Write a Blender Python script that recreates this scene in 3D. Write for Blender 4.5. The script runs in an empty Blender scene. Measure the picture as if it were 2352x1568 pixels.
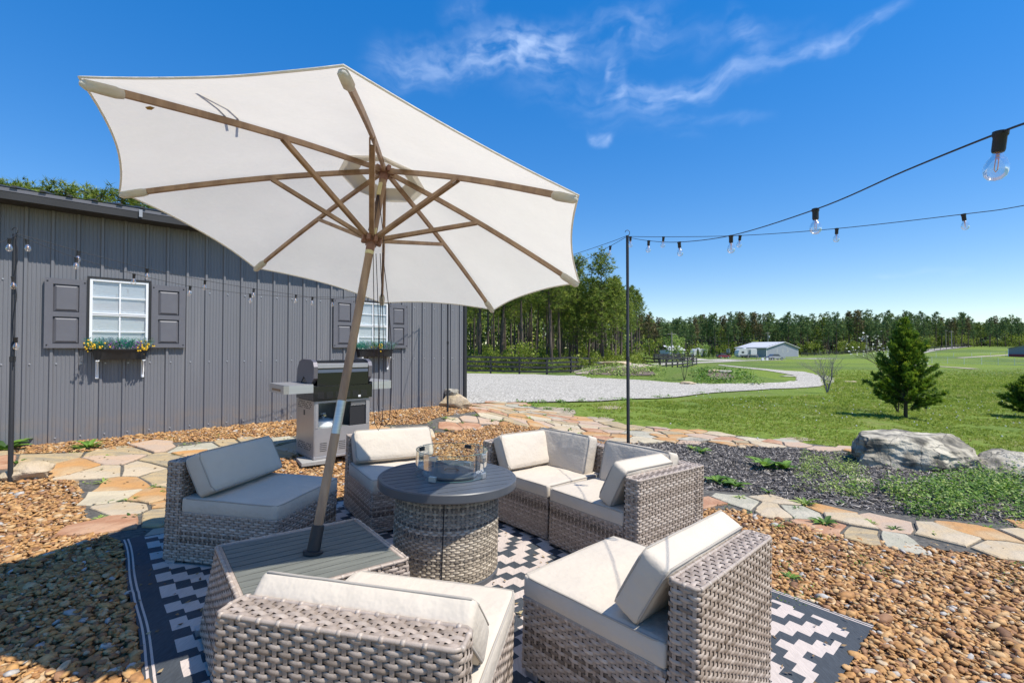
import bpy, bmesh, math, random
import numpy as np
from mathutils import Vector, Matrix, noise
from mathutils.geometry import delaunay_2d_cdt
R = math.radians
rnd = random.Random(7)
rng = np.random.default_rng(11)
SC = bpy.context.scene
COL = SC.collection

# ---------------- camera, world, sun, exposure ----------------
FPX = 1081.4; PITCH = .0175; HC = 1.4182
cd = bpy.data.cameras.new('camera'); cam = bpy.data.objects.new('camera', cd); COL.objects.link(cam)
cam.location = (0, 0, HC); cam.rotation_euler = (math.pi/2 + PITCH, 0, 0)
cd.sensor_width = 36; cd.lens = 1765.5/3840*36; cd.clip_end = 3000; cd.clip_start = .05
SC.camera = cam
SUN_AZ = R(114); SUN_EL = R(59)
SUNV = Vector((math.sin(SUN_AZ)*math.cos(SUN_EL), math.cos(SUN_AZ)*math.cos(SUN_EL), math.sin(SUN_EL)))
sl = bpy.data.lights.new('sun', 'SUN'); sl.energy = 4.3; sl.angle = R(.53); sl.color = (1, .94, .84)
sun = bpy.data.objects.new('sun', sl); COL.objects.link(sun)
sun.rotation_euler = SUNV.to_track_quat('Z', 'Y').to_euler(); sun.location = (20, -10, 40)
SC.view_settings.view_transform = 'Standard'; SC.view_settings.look = 'None'
SC.view_settings.gamma = 1; SC.view_settings.use_curve_mapping = False
SC.view_settings.exposure = .55

class NT:
    """tiny node helper"""
    def __init__(s, nt): s.t = nt
    def n(s, typ, ins=None, **kw):
        nd = s.t.nodes.new(typ)
        for k, v in kw.items(): setattr(nd, k, v)
        if ins:
            for k, v in ins.items():
                i = nd.inputs[k]
                if hasattr(v, 'is_linked') or isinstance(v, bpy.types.NodeSocket): s.t.links.new(v, i)
                else: i.default_value = v
        return nd
    def math(s, op, a, b=0., c=0., clamp=False):
        return s.n('ShaderNodeMath', {0: a, 1: b, 2: c}, operation=op, use_clamp=clamp).outputs[0]
    def mix(s, f, a, b, blend='MIX'):
        nd = s.n('ShaderNodeMix', data_type='RGBA', blend_type=blend)
        for i, v in ((0, f), (6, a), (7, b)):
            if isinstance(v, bpy.types.NodeSocket): s.t.links.new(v, nd.inputs[i])
            else: nd.inputs[i].default_value = v if i == 0 else (tuple(v)+(1,))[:4]
        return nd.outputs[2]
    def ramp(s, f, stops, interp='LINEAR'):
        nd = s.n('ShaderNodeValToRGB', {0: f}); e = nd.color_ramp.elements; nd.color_ramp.interpolation = interp
        while len(e) < len(stops): e.new(.5)
        for el, (p, c) in zip(e, stops):
            el.position = p; el.color = (tuple(c)+(1,))[:4] if not isinstance(c, float) else (c, c, c, 1)
        return nd.outputs[0]
    def maprange(s, v, a, b, c=0., d=1., smooth=True):
        nd = s.n('ShaderNodeMapRange', {0: v, 1: a, 2: b, 3: c, 4: d})
        if smooth: nd.interpolation_type = 'SMOOTHSTEP'
        return nd.outputs[0]

w = bpy.data.worlds.new('World'); SC.world = w; w.use_nodes = True; w.node_tree.nodes.clear()
N = NT(w.node_tree)
sky = N.n('ShaderNodeTexSky', sky_type='NISHITA', sun_disc=False, sun_elevation=SUN_EL, sun_rotation=SUN_AZ, air_density=1.0, dust_density=0, ozone_density=2.6, altitude=250)
gm = N.n('ShaderNodeGamma', {0: sky.outputs[0], 1: .6})
hs = N.n('ShaderNodeHueSaturation', {'Hue': .513, 'Saturation': 1.9, 'Value': 1.52, 'Color': gm.outputs[0]})
tc = N.n('ShaderNodeTexCoord')
sp = N.n('ShaderNodeSeparateXYZ', {0: tc.outputs['Generated']})
# cirrus: streaks placed by azimuth and elevation (degrees), feathered with stretched noise
az = N.math('MULTIPLY', N.math('ARCTAN2', sp.outputs[0], sp.outputs[1]), 57.2958)
el = N.math('MULTIPLY', N.math('ARCSINE', sp.outputs[2]), 57.2958)
co = N.n('ShaderNodeCombineXYZ', {0: az, 1: el})
wz = N.n('ShaderNodeTexNoise', {'Vector': co.outputs[0], 'Scale': .13, 'Detail': 4, 'Roughness': .5})
off = N.n('ShaderNodeVectorMath', {0: wz.outputs['Color'], 1: (.5, .5, .5)}, operation='SUBTRACT')
off = N.n('ShaderNodeVectorMath', {0: off.outputs[0], 3: 5.0}, operation='SCALE')
cw = N.n('ShaderNodeVectorMath', {0: co.outputs[0], 1: off.outputs[0]}, operation='ADD')
cs = N.n('ShaderNodeSeparateXYZ', {0: cw.outputs[0]})
def streak(a0, e0, a1, e1, wd, amp):
    L = math.hypot(a1-a0, e1-e0); dx, dy = (a1-a0)/L, (e1-e0)/L
    px = N.math('SUBTRACT', cs.outputs[0], a0); py = N.math('SUBTRACT', cs.outputs[1], e0)
    t = N.math('ADD', N.math('MULTIPLY', px, dx), N.math('MULTIPLY', py, dy))
    q = N.math('ABSOLUTE', N.math('SUBTRACT', N.math('MULTIPLY', px, dy), N.math('MULTIPLY', py, dx)))
    tt = N.math('DIVIDE', t, L)
    m1 = N.math('MULTIPLY', N.maprange(tt, -.12, .22), N.maprange(tt, 1.12, .8))
    m2 = N.maprange(q, wd, 0.)
    return N.math('MULTIPLY', N.math('MULTIPLY', m1, m2), amp)
tot = None
def PX(u, v):
    a = (u-1176)/FPX; b = -(v-784)/FPX; c, s = math.cos(PITCH), math.sin(PITCH)
    d = Vector((a, c-b*s, s+b*c)).normalized()
    return math.degrees(math.atan2(d.x, d.y)), math.degrees(math.asin(d.z))
for (u0, v0, u1, v1, wd, amp) in ((860, 148, 1260, 95, 3.2, .62), (1080, 130, 1330, 110, 3.4, .5), (1240, 112, 1560, 30, 3.6, .36), (1380, 225, 1760, 158, 2.0, .62),
        (1750, 158, 2060, 38, 1.1, .62), (1395, 150, 1445, 165, 2.0, .6), (1360, 305, 1425, 312, .9, .6), (1690, 10, 1760, 130, 1.6, .34), (1560, 70, 1900, 100, 2.4, .16),
        (1150, 170, 1600, 270, 3.5, .2), (2010, 636, 2230, 618, .5, .34), (1000, 40, 1120, 8, 2.5, .2), (1580, 265, 1780, 262, .8, .16)):
    a0, e0 = PX(u0, v0); a1, e1 = PX(u1, v1)
    s_ = streak(a0, e0, a1, e1, wd, amp)
    tot = s_ if tot is None else N.math('ADD', tot, s_)
mp = N.n('ShaderNodeMapping', {'Vector': cw.outputs[0], 'Rotation': (0, 0, R(-16)), 'Scale': (.16, .6, 1)})
n1 = N.n('ShaderNodeTexNoise', {'Vector': mp.outputs[0], 'Scale': 1.3, 'Detail': 5, 'Roughness': .45})
fe = N.maprange(n1.outputs[0], .22, .9)
cl = N.math('MULTIPLY', N.math('MULTIPLY', tot, fe), .62, clamp=True)
# thin veil low in the sky all round
cloudcol = N.mix(cl, hs.outputs[0], (4.2, 5.0, 6.4))
bg = N.n('ShaderNodeBackground', {'Color': cloudcol, 'Strength': .15})
N.t.links.new(bg.outputs[0], N.n('ShaderNodeOutputWorld').inputs[0])

# ---------------- geometry of the place ----------------
def ray(u, v):
    c, s = math.cos(PITCH), math.sin(PITCH); a = (u-1176)/FPX; b = -(v-784)/FPX
    dy = c-b*s
    return a/dy, (s+b*c)/dy
AW = R(46.9); WD = Vector((math.sin(AW), math.cos(AW), 0)); WN = Vector((math.cos(AW), -math.sin(AW), 0)); WP = Vector((-5.78, 5.58, 0))
def sst(x): x = min(1., max(0., x)); return x*x*(3-2*x)
def ter(x, y):
    q = -.0302*x-.01485*y
    z = math.tanh(q) if q < 0 else .5*math.tanh(q/.5)
    dw = (x-WP.x)*WN.x+(y-WP.y)*WN.y; t = (x-WP.x)*WD.x+(y-WP.y)*WD.y
    if dw < 2.6: z += (.27-z)*sst(1-dw/2.6)*(1-sst((t-5.5)/4))*sst((dw+12)/4)*sst((t+14)/6)
    if y > 60:
        z += 4.4*sst((x/y-.6)/.4)*sst((y-70)/180)
        z += 3*sst((y-240)/200)
    # mounds
    for mx, my, r, h in MOUNDS:
        d = math.hypot(x-mx, y-my)/r
        if d < 1: z += h*(1-sst(d))
    return z
MOUNDS = []
def G(u, v):
    ax, az_ = ray(u, v); Y = 1.
    while Y < 900:
        if HC+az_*Y < ter(ax*Y, Y): break
        Y *= 1.01
    a, b = Y/1.01, Y
    for _ in range(24):
        m = (a+b)/2
        if HC+az_*m < ter(ax*m, m): b = m
        else: a = m
    return Vector((ax*b, b, ter(ax*b, b)))
def AT(u, v, Y):
    ax, az_ = ray(u, v); return Vector((ax*Y, Y, HC+az_*Y))
def ATG(u, Y):
    ax, _ = ray(u, 800); return Vector((ax*Y, Y, ter(ax*Y, Y)))
def Wp(t, z, off=0.): p = WP+WD*t+WN*off; return Vector((p.x, p.y, z))
MOUNDS += [(lambda p: (p.x+1.5, p.y+3, 5.5, 1.0))(G(1395, 868)), (lambda p: (p.x, p.y+3.5, 7, .9))(G(1660, 880))]
# patio frame: the patio falls gently to the right
TN = Vector((.0302, .01485, 1)).normalized(); TX = Vector((1, 0, -.0302)).normalized(); TY = TN.cross(TX)
TILT = Matrix((TX, TY, TN)).transposed().to_4x4()
def patio(x, y, z=0, rz=0): return TILT @ Matrix.Translation((x, y, z)) @ Matrix.Rotation(rz, 4, 'Z')

# ---------------- objects ----------------
def tag(o, label=None, cat=None, group=None, kind=None):
    if label: o['label'] = label
    if cat: o['category'] = cat
    if group: o['group'] = group
    if kind: o['kind'] = kind
    return o
def thing(name, label, cat, mat=None, group=None, loc=None, rz=0):
    o = bpy.data.objects.new(name, None); COL.objects.link(o); o.empty_display_size = .1
    if mat is not None: o.matrix_world = mat
    elif loc is not None: o.matrix_world = Matrix.Translation(loc) @ Matrix.Rotation(rz, 4, 'Z')
    return tag(o, label, cat, group)
def link(me, name, parent=None, loc=None):
    o = bpy.data.objects.new(name, me); COL.objects.link(o)
    if parent: o.parent = parent
    if loc is not None: o.location = loc
    return o
def copy_tree(o, parent=None):
    c = o.copy(); COL.objects.link(c)
    if parent: c.parent = parent
    for ch in o.children: copy_tree(ch, c)
    return c
class MB:
    def __init__(s): s.v = []; s.f = []; s.m = []; s.t = []; s.mi = 0; s.tone = 0.
    def add(s, vs, fs, M=None):
        b = len(s.v)
        for p in vs: s.v.append(tuple(M @ Vector(p)) if M is not None else tuple(p))
        for f in fs: s.f.append(tuple(i+b for i in f)); s.m.append(s.mi)
        s.t += [s.tone]*len(vs)
        return s
    def box(s, a, b, M=None, ch=0.):
        x0, y0, z0 = a; x1, y1, z1 = b
        if ch <= 0:
            vs = [(x, y, z) for z in (z0, z1) for y in (y0, y1) for x in (x0, x1)]
            return s.add(vs, [(0, 2, 3, 1), (4, 5, 7, 6), (0, 1, 5, 4), (1, 3, 7, 5), (3, 2, 6, 7), (2, 0, 4, 6)], M)
        bm = bmesh.new(); bmesh.ops.create_cube(bm, size=1)
        for v in bm.verts: v.co = ((x0+x1)/2+v.co.x*(x1-x0), (y0+y1)/2+v.co.y*(y1-y0), (z0+z1)/2+v.co.z*(z1-z0))
        bmesh.ops.bevel(bm, geom=bm.edges[:], offset=ch, segments=2, profile=.6, affect='EDGES')
        bm.verts.index_update()
        s.add([v.co[:] for v in bm.verts], [[v.index for v in f.verts] for f in bm.faces], M); bm.free(); return s
    def quad(s, *p): return s.add(p, [tuple(range(len(p)))])
    def tube(s, pts, r, n=8, closed=False, caps=True):
        pts = [Vector(p) for p in pts]; k = len(pts); rs = r if hasattr(r, '__len__') else [r]*k
        vs = []; fs = []; up = None
        for i, p in enumerate(pts):
            if closed: d = pts[(i+1) % k]-pts[i-1]
            else: d = pts[min(i+1, k-1)]-pts[max(i-1, 0)]
            d.normalize()
            if up is None: up = d.orthogonal().normalized()
            up = (up-d*up.dot(d)); up = up.normalized() if up.length > 1e-6 else d.orthogonal().normalized()
            q = d.cross(up)
            for j in range(n):
                a = 2*math.pi*j/n; vs.append(p+(up*math.cos(a)+q*math.sin(a))*rs[i])
        for i in range(k if closed else k-1):
            for j in range(n):
                a, b = i*n+j, i*n+(j+1) % n; c, e = ((i+1) % k)*n+(j+1) % n, ((i+1) % k)*n+j
                fs.append((a, b, c, e))
        if caps and not closed: fs += [tuple(reversed(range(n))), tuple(range((k-1)*n, k*n))]
        return s.add(vs, fs)
    def lathe(s, prof, n=16, M=None, cap=True):
        vs = [(r*math.cos(2*math.pi*j/n), r*math.sin(2*math.pi*j/n), z) for r, z in prof for j in range(n)]
        fs = [(i*n+j, i*n+(j+1) % n, (i+1)*n+(j+1) % n, (i+1)*n+j) for i in range(len(prof)-1) for j in range(n)]
        if cap: fs += [tuple(reversed(range(n))), tuple(range((len(prof)-1)*n, len(prof)*n))]
        return s.add(vs, fs, M)
    def prism(s, poly, h0, h1, M=None):
        n = len(poly)
        vs = [(x, y, h0) for x, y in poly]+[(x, y, h1) for x, y in poly]
        fs = [tuple(reversed(range(n))), tuple(range(n, 2*n))]+[(i, (i+1) % n, n+(i+1) % n, n+i) for i in range(n)]
        return s.add(vs, fs, M)
    def mesh(s, name, mats, smooth=False, tone=False, angle=None):
        me = bpy.data.meshes.new(name); me.from_pydata(s.v, [], s.f)
        for m in (mats if isinstance(mats, (list, tuple)) else [mats]): me.materials.append(m)
        if any(s.m): me.polygons.foreach_set('material_index', s.m)
        if tone:
            a = me.attributes.new('tone', 'FLOAT', 'POINT'); a.data.foreach_set('value', s.t)
        if smooth: me.polygons.foreach_set('use_smooth', [True]*len(s.f))
        me.validate(); me.update()
        if angle: me.set_sharp_from_angle(angle=R(angle))
        return me
    def obj(s, name, mats, parent=None, smooth=False, tone=False, angle=None):
        return link(s.mesh(name, mats, smooth, tone, angle), name, parent)
def box_obj(name, a, b, mat, parent, ch=0., M=None): return MB().box(a, b, M, ch).obj(name, mat, parent, smooth=False)

# ---------------- materials ----------------
MATS = {}
def mat(name, col, rough=.6, metal=0., var=0., vscale=8., bump=0., bscale=60., spec=None, col2=None, stretch=None, tone=None, detail=4., coat=0., trans=None, lowvar=None, clear=None):
    m = bpy.data.materials.new(name); m.use_nodes = True; m.node_tree.nodes.clear(); n = NT(m.node_tree)
    out = n.n('ShaderNodeOutputMaterial')
    bs = n.n('ShaderNodeBsdfPrincipled', {'Roughness': rough, 'Metallic': metal, 'Coat Weight': coat})
    if spec is not None: bs.inputs['Specular IOR Level'].default_value = spec
    tcn = n.n('ShaderNodeTexCoord'); vec = tcn.outputs['Object']
    if stretch: vec = n.n('ShaderNodeMapping', {'Vector': vec, 'Scale': stretch}).outputs[0]
    c = (tuple(col)+(1,))[:4]
    if tone:
        at = n.n('ShaderNodeAttribute', attribute_name='tone'); c = n.ramp(at.outputs['Fac'], tone)
    if var or col2:
        nz = n.n('ShaderNodeTexNoise', {'Vector': vec, 'Scale': vscale, 'Detail': detail, 'Roughness': .62})
        f = n.maprange(nz.outputs[0], .35, .65)
        if col2: c = n.mix(f, c, col2)
        else:
            k = n.maprange(nz.outputs[0], .3, .7, 1-var, 1+var, False)
            c = n.mix(1., c, n.n('ShaderNodeCombineXYZ', {0: k, 1: k, 2: k}).outputs[0], 'MULTIPLY')
    if lowvar:
        nz = n.n('ShaderNodeTexNoise', {'Vector': tcn.outputs['Object'], 'Scale': lowvar[0], 'Detail': 3})
        c = n.mix(n.maprange(nz.outputs[0], .4, .7, 0, lowvar[2]), c, lowvar[1])
    if isinstance(c, bpy.types.NodeSocket): n.t.links.new(c, bs.inputs['Base Color'])
    else: bs.inputs['Base Color'].default_value = c
    if bump:
        bz = n.n('ShaderNodeTexNoise', {'Vector': vec, 'Scale': bscale, 'Detail': 4, 'Roughness': .6})
        bp = n.n('ShaderNodeBump', {'Height': bz.outputs[0], 'Strength': bump, 'Distance': 1./bscale*.6})
        n.t.links.new(bp.outputs[0], bs.inputs['Normal'])
    sh = bs.outputs[0]
    if trans:
        tr = n.n('ShaderNodeBsdfTranslucent')
        if isinstance(c, bpy.types.NodeSocket): n.t.links.new(c, tr.inputs[0])
        else: tr.inputs[0].default_value = c
        sh = n.n('ShaderNodeMixShader', {0: trans, 1: sh, 2: tr.outputs[0]}).outputs[0]
    n.t.links.new(sh, out.inputs[0]); MATS[name] = m
    return m
def glassmat(name, tint=(1, 1, 1), refl=1., body=0.):
    m = bpy.data.materials.new(name); m.use_nodes = True; m.node_tree.nodes.clear(); n = NT(m.node_tree)
    fr = n.n('ShaderNodeFresnel', {'IOR': 1.5}); g = n.n('ShaderNodeBsdfGlossy', {'Roughness': .02, 'Color': (1, 1, 1, 1)})
    t = n.n('ShaderNodeBsdfTransparent', {0: tuple(tint)+(1,)})
    f = n.math('MULTIPLY_ADD', fr.outputs[0], refl, body, clamp=True)
    mx = n.n('ShaderNodeMixShader', {0: f, 1: t.outputs[0], 2: g.outputs[0]})
    n.t.links.new(mx.outputs[0], n.n('ShaderNodeOutputMaterial').inputs[0]); return m
WICK = [(0, (.085, .06, .043)), (.3, (.20, .155, .12)), (.6, (.345, .28, .23)), (1, (.50, .43, .365))]
M_wick = mat('wicker', (.4, .37, .34), .48, tone=WICK, var=.18, vscale=30, bump=.25, bscale=180)
M_wickdark = mat('wicker_backing', (.05, .043, .038), .9)
M_pit = mat('pit_wicker', (.4, .37, .3), .55, tone=[(0, (.04, .036, .032)), (.35, (.16, .135, .105)), (.65, (.38, .32, .24)), (1, (.60, .53, .42))], var=.25, vscale=20, bump=.4, bscale=160)
M_cush = mat('cushion_fabric', (.55, .485, .40), .9, var=.03, vscale=5, bump=.2, bscale=6, detail=2, lowvar=(3.2, (.48, .43, .365), .5))
M_pipe = mat('piping_shaded_fabric', (.36, .325, .28), .9)  # same cloth as the cushion, darkened so the edge shadow sits in its colour
M_slate = mat('charcoal_metal', (.075, .082, .094), .42, var=.05, bump=.04, bscale=300)
M_plank = mat('grey_composite', (.135, .14, .12), .75, var=.22, vscale=5, stretch=(1, 9, 9), bump=.2, bscale=70)
M_groove = mat('groove_dark', (.02, .02, .022), .9)
M_foot = mat('foot_metal', (.55, .55, .56), .35, metal=.8)
M_canvas = mat('canvas', (.80, .77, .70), .9, var=.03, vscale=2.5, bump=.35, bscale=3.2, trans=.44)
M_wood = mat('umbrella_frame', (.25, .155, .095), .5, col2=(.37, .245, .155), vscale=14, stretch=(1, 1, .12), bump=.1, bscale=60)
M_hub = mat('brown_plastic', (.22, .105, .07), .45)
M_brass = mat('yellowed_plastic', (.62, .55, .30), .45)
M_silver = mat('brushed_steel', (.60, .59, .57), .38, metal=.75, var=.1, vscale=3, stretch=(1, 1, 40))
M_lidgrey = mat('lid_grey', (.16, .15, .165), .35, metal=.4)
M_steelp = mat('painted_silver', (.40, .39, .39), .4, metal=.5, var=.06, vscale=5)
M_black = mat('black_gloss', (.012, .012, .013), .18, coat=.3)
M_blackm = mat('black_matt', (.02, .02, .022), .55)
M_cord = mat('dark_cord', (.035, .022, .028), .7)
M_glass = glassmat('guard_glass', (.95, .98, .97), .55, .0)
M_bulb = glassmat('bulb_glass', (.97, .98, .98), .45, .015)
_n = NT(M_bulb.node_tree); _o = [x for x in M_bulb.node_tree.nodes if x.type == 'OUTPUT_MATERIAL'][0]; _s = _o.inputs[0].links[0].from_socket
_g = _n.n('ShaderNodeBsdfGlossy', {'Roughness': .22, 'Color': (1, .97, .92, 1)}); _d = _n.n('ShaderNodeBsdfDiffuse', {'Color': (.8, .8, .78, 1)})
_m = _n.n('ShaderNodeMixShader', {0: .6, 1: _g.outputs[0], 2: _d.outputs[0]}); _n.t.links.new(_n.n('ShaderNodeMixShader', {0: .10, 1: _s, 2: _m.outputs[0]}).outputs[0], _o.inputs[0])
M_white = mat('white_vinyl', (.78, .79, .80), .4)
M_wall = mat('charcoal_siding', (.165, .168, .184), .42, var=.05, vscale=1.5, metal=.0, stretch=(1, 1, .3))
def splash(m):
    n = NT(m.node_tree); bs = [x for x in m.node_tree.nodes if x.type == 'BSDF_PRINCIPLED'][0]; tc = n.n('ShaderNodeTexCoord').outputs['Object']
    z = n.n('ShaderNodeSeparateXYZ', {0: tc}).outputs[2]; nz = n.n('ShaderNodeTexNoise', {'Vector': tc, 'Scale': 5., 'Detail': 8, 'Roughness': .7})
    f = n.math('MULTIPLY', n.maprange(z, .75, .22), n.maprange(nz.outputs[0], .42, .7)); st = n.n('ShaderNodeTexNoise', {'Vector': n.n('ShaderNodeMapping', {'Vector': tc, 'Scale': (9, 9, .35)}).outputs[0], 'Scale': 1., 'Detail': 6})
    old = bs.inputs['Base Color'].links[0].from_socket
    c = n.mix(n.maprange(st.outputs[0], .5, .75, 0, .22), old, (.26, .25, .25)); n.t.links.new(n.mix(n.math('MULTIPLY', f, .7), c, (.27, .20, .14)), bs.inputs['Base Color'])
splash(M_wall)
M_roof = mat('black_roof', (.026, .027, .03), .7, var=.2, vscale=2)
M_shut = mat('shutter_plastic', (.125, .125, .142), .5, bump=.25, bscale=160, var=.05)
M_screw = mat('screw_metal', (.5, .5, .52), .35, metal=.5)

# ---------------- ground ----------------
def graded(a, b, fine, lo, hi, g=1.13):
    xs = list(np.arange(a, b+1e-6, fine)); s = fine; x = xs[-1]
    while x < hi: s *= g; x += s; xs.append(x)
    s = fine; x = a; left = []
    while x > lo: s *= g; x -= s; left.append(x)
    return left[::-1]+xs
def lawn_mat():
    m = bpy.data.materials.new('lawn_grass'); m.use_nodes = True; m.node_tree.nodes.clear(); n = NT(m.node_tree)
    tc = n.n('ShaderNodeTexCoord').outputs['Object']
    a = n.n('ShaderNodeTexNoise', {'Vector': tc, 'Scale': .35, 'Detail': 9, 'Roughness': .72})
    b = n.n('ShaderNodeTexNoise', {'Vector': tc, 'Scale': 9., 'Detail': 5, 'Roughness': .7})
    c = n.n('ShaderNodeTexNoise', {'Vector': tc, 'Scale': .035, 'Detail': 4, 'Roughness': .6})
    c1 = n.ramp(b.outputs[0], [(.28, (.075, .12, .015)), (.5, (.15, .215, .03)), (.72, (.27, .315, .07))])
    c2 = n.ramp(b.outputs[0], [(.28, (.05, .085, .018)), (.5, (.10, .155, .034)), (.72, (.17, .21, .062))])
    col = n.mix(n.maprange(c.outputs[0], .42, .6), c1, c2)
    straw = n.mix(n.maprange(b.outputs[0], .3, .7), (.17, .15, .06), (.27, .235, .11))
    col = n.mix(n.maprange(a.outputs[0], .50, .72, 0, .6), col, straw)
    bz = n.n('ShaderNodeBump', {'Height': b.outputs[0], 'Strength': .9, 'Distance': .06})
    bs = n.n('ShaderNodeBsdfPrincipled', {'Base Color': col, 'Roughness': .95, 'Normal': bz.outputs[0], 'Specular IOR Level': .15})
    n.t.links.new(bs.outputs[0], n.n('ShaderNodeOutputMaterial').inputs[0]); return m
M_lawn = lawn_mat()
gx = graded(-12, 13, .3, -700, 900); gy = graded(-1, 16, .3, -40, 1100)
vs = [(x, y, ter(x, y)-.03) for y in gy for x in gx]; nx_ = len(gx)
g = MB(); g.add(vs, [(j*nx_+i, j*nx_+i+1, (j+1)*nx_+i+1, (j+1)*nx_+i) for j in range(len(gy)-1) for i in range(nx_-1)])
tag(g.obj('ground', M_lawn, smooth=True), kind='structure')

def pip(P, poly):
    P = np.asarray(P); x, y = P[:, 0], P[:, 1]; ins = np.zeros(len(P), bool); k = len(poly)
    for i in range(k):
        x1, y1 = poly[i]; x2, y2 = poly[(i+1) % k]
        c = ((y1 > y) != (y2 > y)); den = (y2-y1) if abs(y2-y1) > 1e-12 else 1e-12
        ins ^= c & (x < (x2-x1)*(y-y1)/den+x1)
    return ins
def densify(poly, step, jit=0.):
    out = []
    for i in range(len(poly)):
        a = Vector(poly[i][:2]); b = Vector(poly[(i+1) % len(poly)][:2]); k = max(1, int((b-a).length/step))
        for j in range(k):
            p = a.lerp(b, j/k)
            if jit: p += Vector((rnd.uniform(-jit, jit), rnd.uniform(-jit, jit)))
            out.append((p.x, p.y))
    return out
def sheet(name, poly, dz, m, step=.3, jit=0., parent=None):
    ring = densify(poly, step, jit); A = np.array(ring); x0, y0 = A.min(0); x1, y1 = A.max(0)
    gx, gy = np.meshgrid(np.arange(x0, x1, step), np.arange(y0, y1, step)); P = np.stack([gx.ravel(), gy.ravel()], 1)+rng.uniform(-.02, .02, (gx.size, 2))*step
    P = P[pip(P, ring)]
    if len(P):
        d = np.full(len(P), 1e9)
        for q in ring: d = np.minimum(d, np.hypot(P[:, 0]-q[0], P[:, 1]-q[1]))
        P = P[d > step*.45]
    pts = [Vector(p) for p in ring]+[Vector(p) for p in P]; k = len(ring)
    r = delaunay_2d_cdt(pts, [(i, (i+1) % k) for i in range(k)], [list(range(k))], 1, 1e-5)
    b = MB(); b.add([(p.x, p.y, ter(p.x, p.y)+dz) for p in r[0]], [tuple(f) for f in r[2]])
    # face up
    me = b.mesh(name, m, smooth=True)
    if me.polygons and sum(p.normal.z for p in me.polygons) < 0: me.flip_normals()
    return link(me, name, parent)
def plan(L): return [tuple(G(u, v)[:2]) for u, v in L]
r6 = lambda L: [(1617+.4141*x, 918.75+.4141*y) for x, y in L]
r7 = lambda L: [(1041.25+.3125*x, 551.25+.3125*y) for x, y in L]
r8 = lambda L: [(1617+.3125*x, 612.5+.3125*y) for x, y in L]
r2 = lambda L: [(.4532*x, 857.5+.4532*y) for x, y in L]
q6 = lambda L: [(949.4+.3646*x, 888.1+.3646*y) for x, y in L]

M_gravbase = mat('pebble_bed', (.25, .15, .07), .9, col2=(.38, .24, .115), vscale=45, bump=1., bscale=38)
M_grout = mat('path_grout', (.062, .058, .052), .95, col2=(.13, .12, .10), vscale=26, bump=.8, bscale=120)
def drv_mat():
    m = bpy.data.materials.new('driveway_stone'); m.use_nodes = True; m.node_tree.nodes.clear(); n = NT(m.node_tree)
    tc = n.n('ShaderNodeTexCoord').outputs['Object']
    v = n.n('ShaderNodeTexVoronoi', {'Vector': tc, 'Scale': 17.}); b = n.n('ShaderNodeTexNoise', {'Vector': tc, 'Scale': 9., 'Detail': 7, 'Roughness': .8})
    l = n.n('ShaderNodeTexNoise', {'Vector': tc, 'Scale': .4, 'Detail': 4})
    s = n.n('ShaderNodeSeparateColor', {0: v.outputs['Color']})
    c = n.ramp(s.outputs[0], [(0., (.22, .20, .17)), (.3, (.42, .39, .335)), (.75, (.58, .545, .475)), (1, (.74, .70, .63))])
    c = n.mix(n.maprange(v.outputs['Distance'], .35, .75, 0, .75), c, (.10, .095, .085))
    c = n.mix(n.maprange(b.outputs[0], .3, .7, 0, .35), c, (.60, .565, .49))
    c = n.mix(n.maprange(l.outputs[0], .52, .75, 0, .3), c, (.27, .255, .22))
    bz = n.n('ShaderNodeBump', {'Height': v.outputs['Distance'], 'Strength': .6, 'Distance': -.03})
    bs = n.n('ShaderNodeBsdfPrincipled', {'Base Color': c, 'Roughness': .95, 'Normal': bz.outputs[0], 'Specular IOR Level': .1})
    n.t.links.new(bs.outputs[0], n.n('ShaderNodeOutputMaterial').inputs[0]); return m
M_drv = drv_mat()
M_dirt = mat('pale_dirt', (.36, .29, .22), .95, col2=(.45, .38, .30), vscale=1.5)
M_mulchbed = mat('mulch_bed', (.055, .049, .045), .95, col2=(.085, .078, .075), vscale=40, bump=1., bscale=50)

# driveway with its loop
dnear = r7([(-900, 1230), (-400, 1215), (140, 1203), (500, 1190), (800, 1190), (1100, 1182), (1300, 1168), (1500, 1162), (1800, 1132), (2100, 1108), (2352, 1092)])
dloop = r8([(470, 897), (660, 893), (850, 878), (930, 855), (970, 838), (935, 806), (830, 794), (740, 770), (610, 764), (450, 750), (280, 735), (110, 719)])
dinn = r8([(110, 723), (300, 746), (430, 758), (560, 778), (660, 798), (684, 815), (680, 832), (600, 850), (400, 858), (0, 866)])
dfar = r7([(1900, 1056), (1600, 1046), (1200, 1021), (880, 996), (600, 986), (90, 980), (-400, 978), (-900, 978)])
sheet('driveway', plan(dnear+dloop+dinn+dfar), .012, M_drv, 1.2, .12)['kind'] = 'structure'
def road(name, cl, wd, m, dz=.02):
    P = [G(u, v) for u, v in cl]; a = []; b = []
    for i, p in enumerate(P):
        d = (P[min(i+1, len(P)-1)]-P[max(i-1, 0)]); d.z = 0; d.normalize(); q = Vector((-d.y, d.x, 0))*wd/2
        a.append((p+q)[:2]); b.append((p-q)[:2])
    tag(sheet(name, a+b[::-1], dz, m, 3.), kind='structure')
road('farm_track', [(1305, 838), (1420, 836), (1500, 836), (1600, 832.5), (1700, 828), (1790, 826.5)], 4, M_drv)
road('dirt_track', [(1290, 845), (1340, 844), (1400, 843), (1500, 841)], 5, M_dirt)
road('country_road', r8([(-900, 640), (-500, 660), (-330, 645), (0, 690), (60, 688), (200, 680)]), 6, M_drv)
road('gravel_lane', [(2085, 812), (2120, 806), (2165, 801), (2205, 796), (2235, 793)], 7, M_drv)
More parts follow.
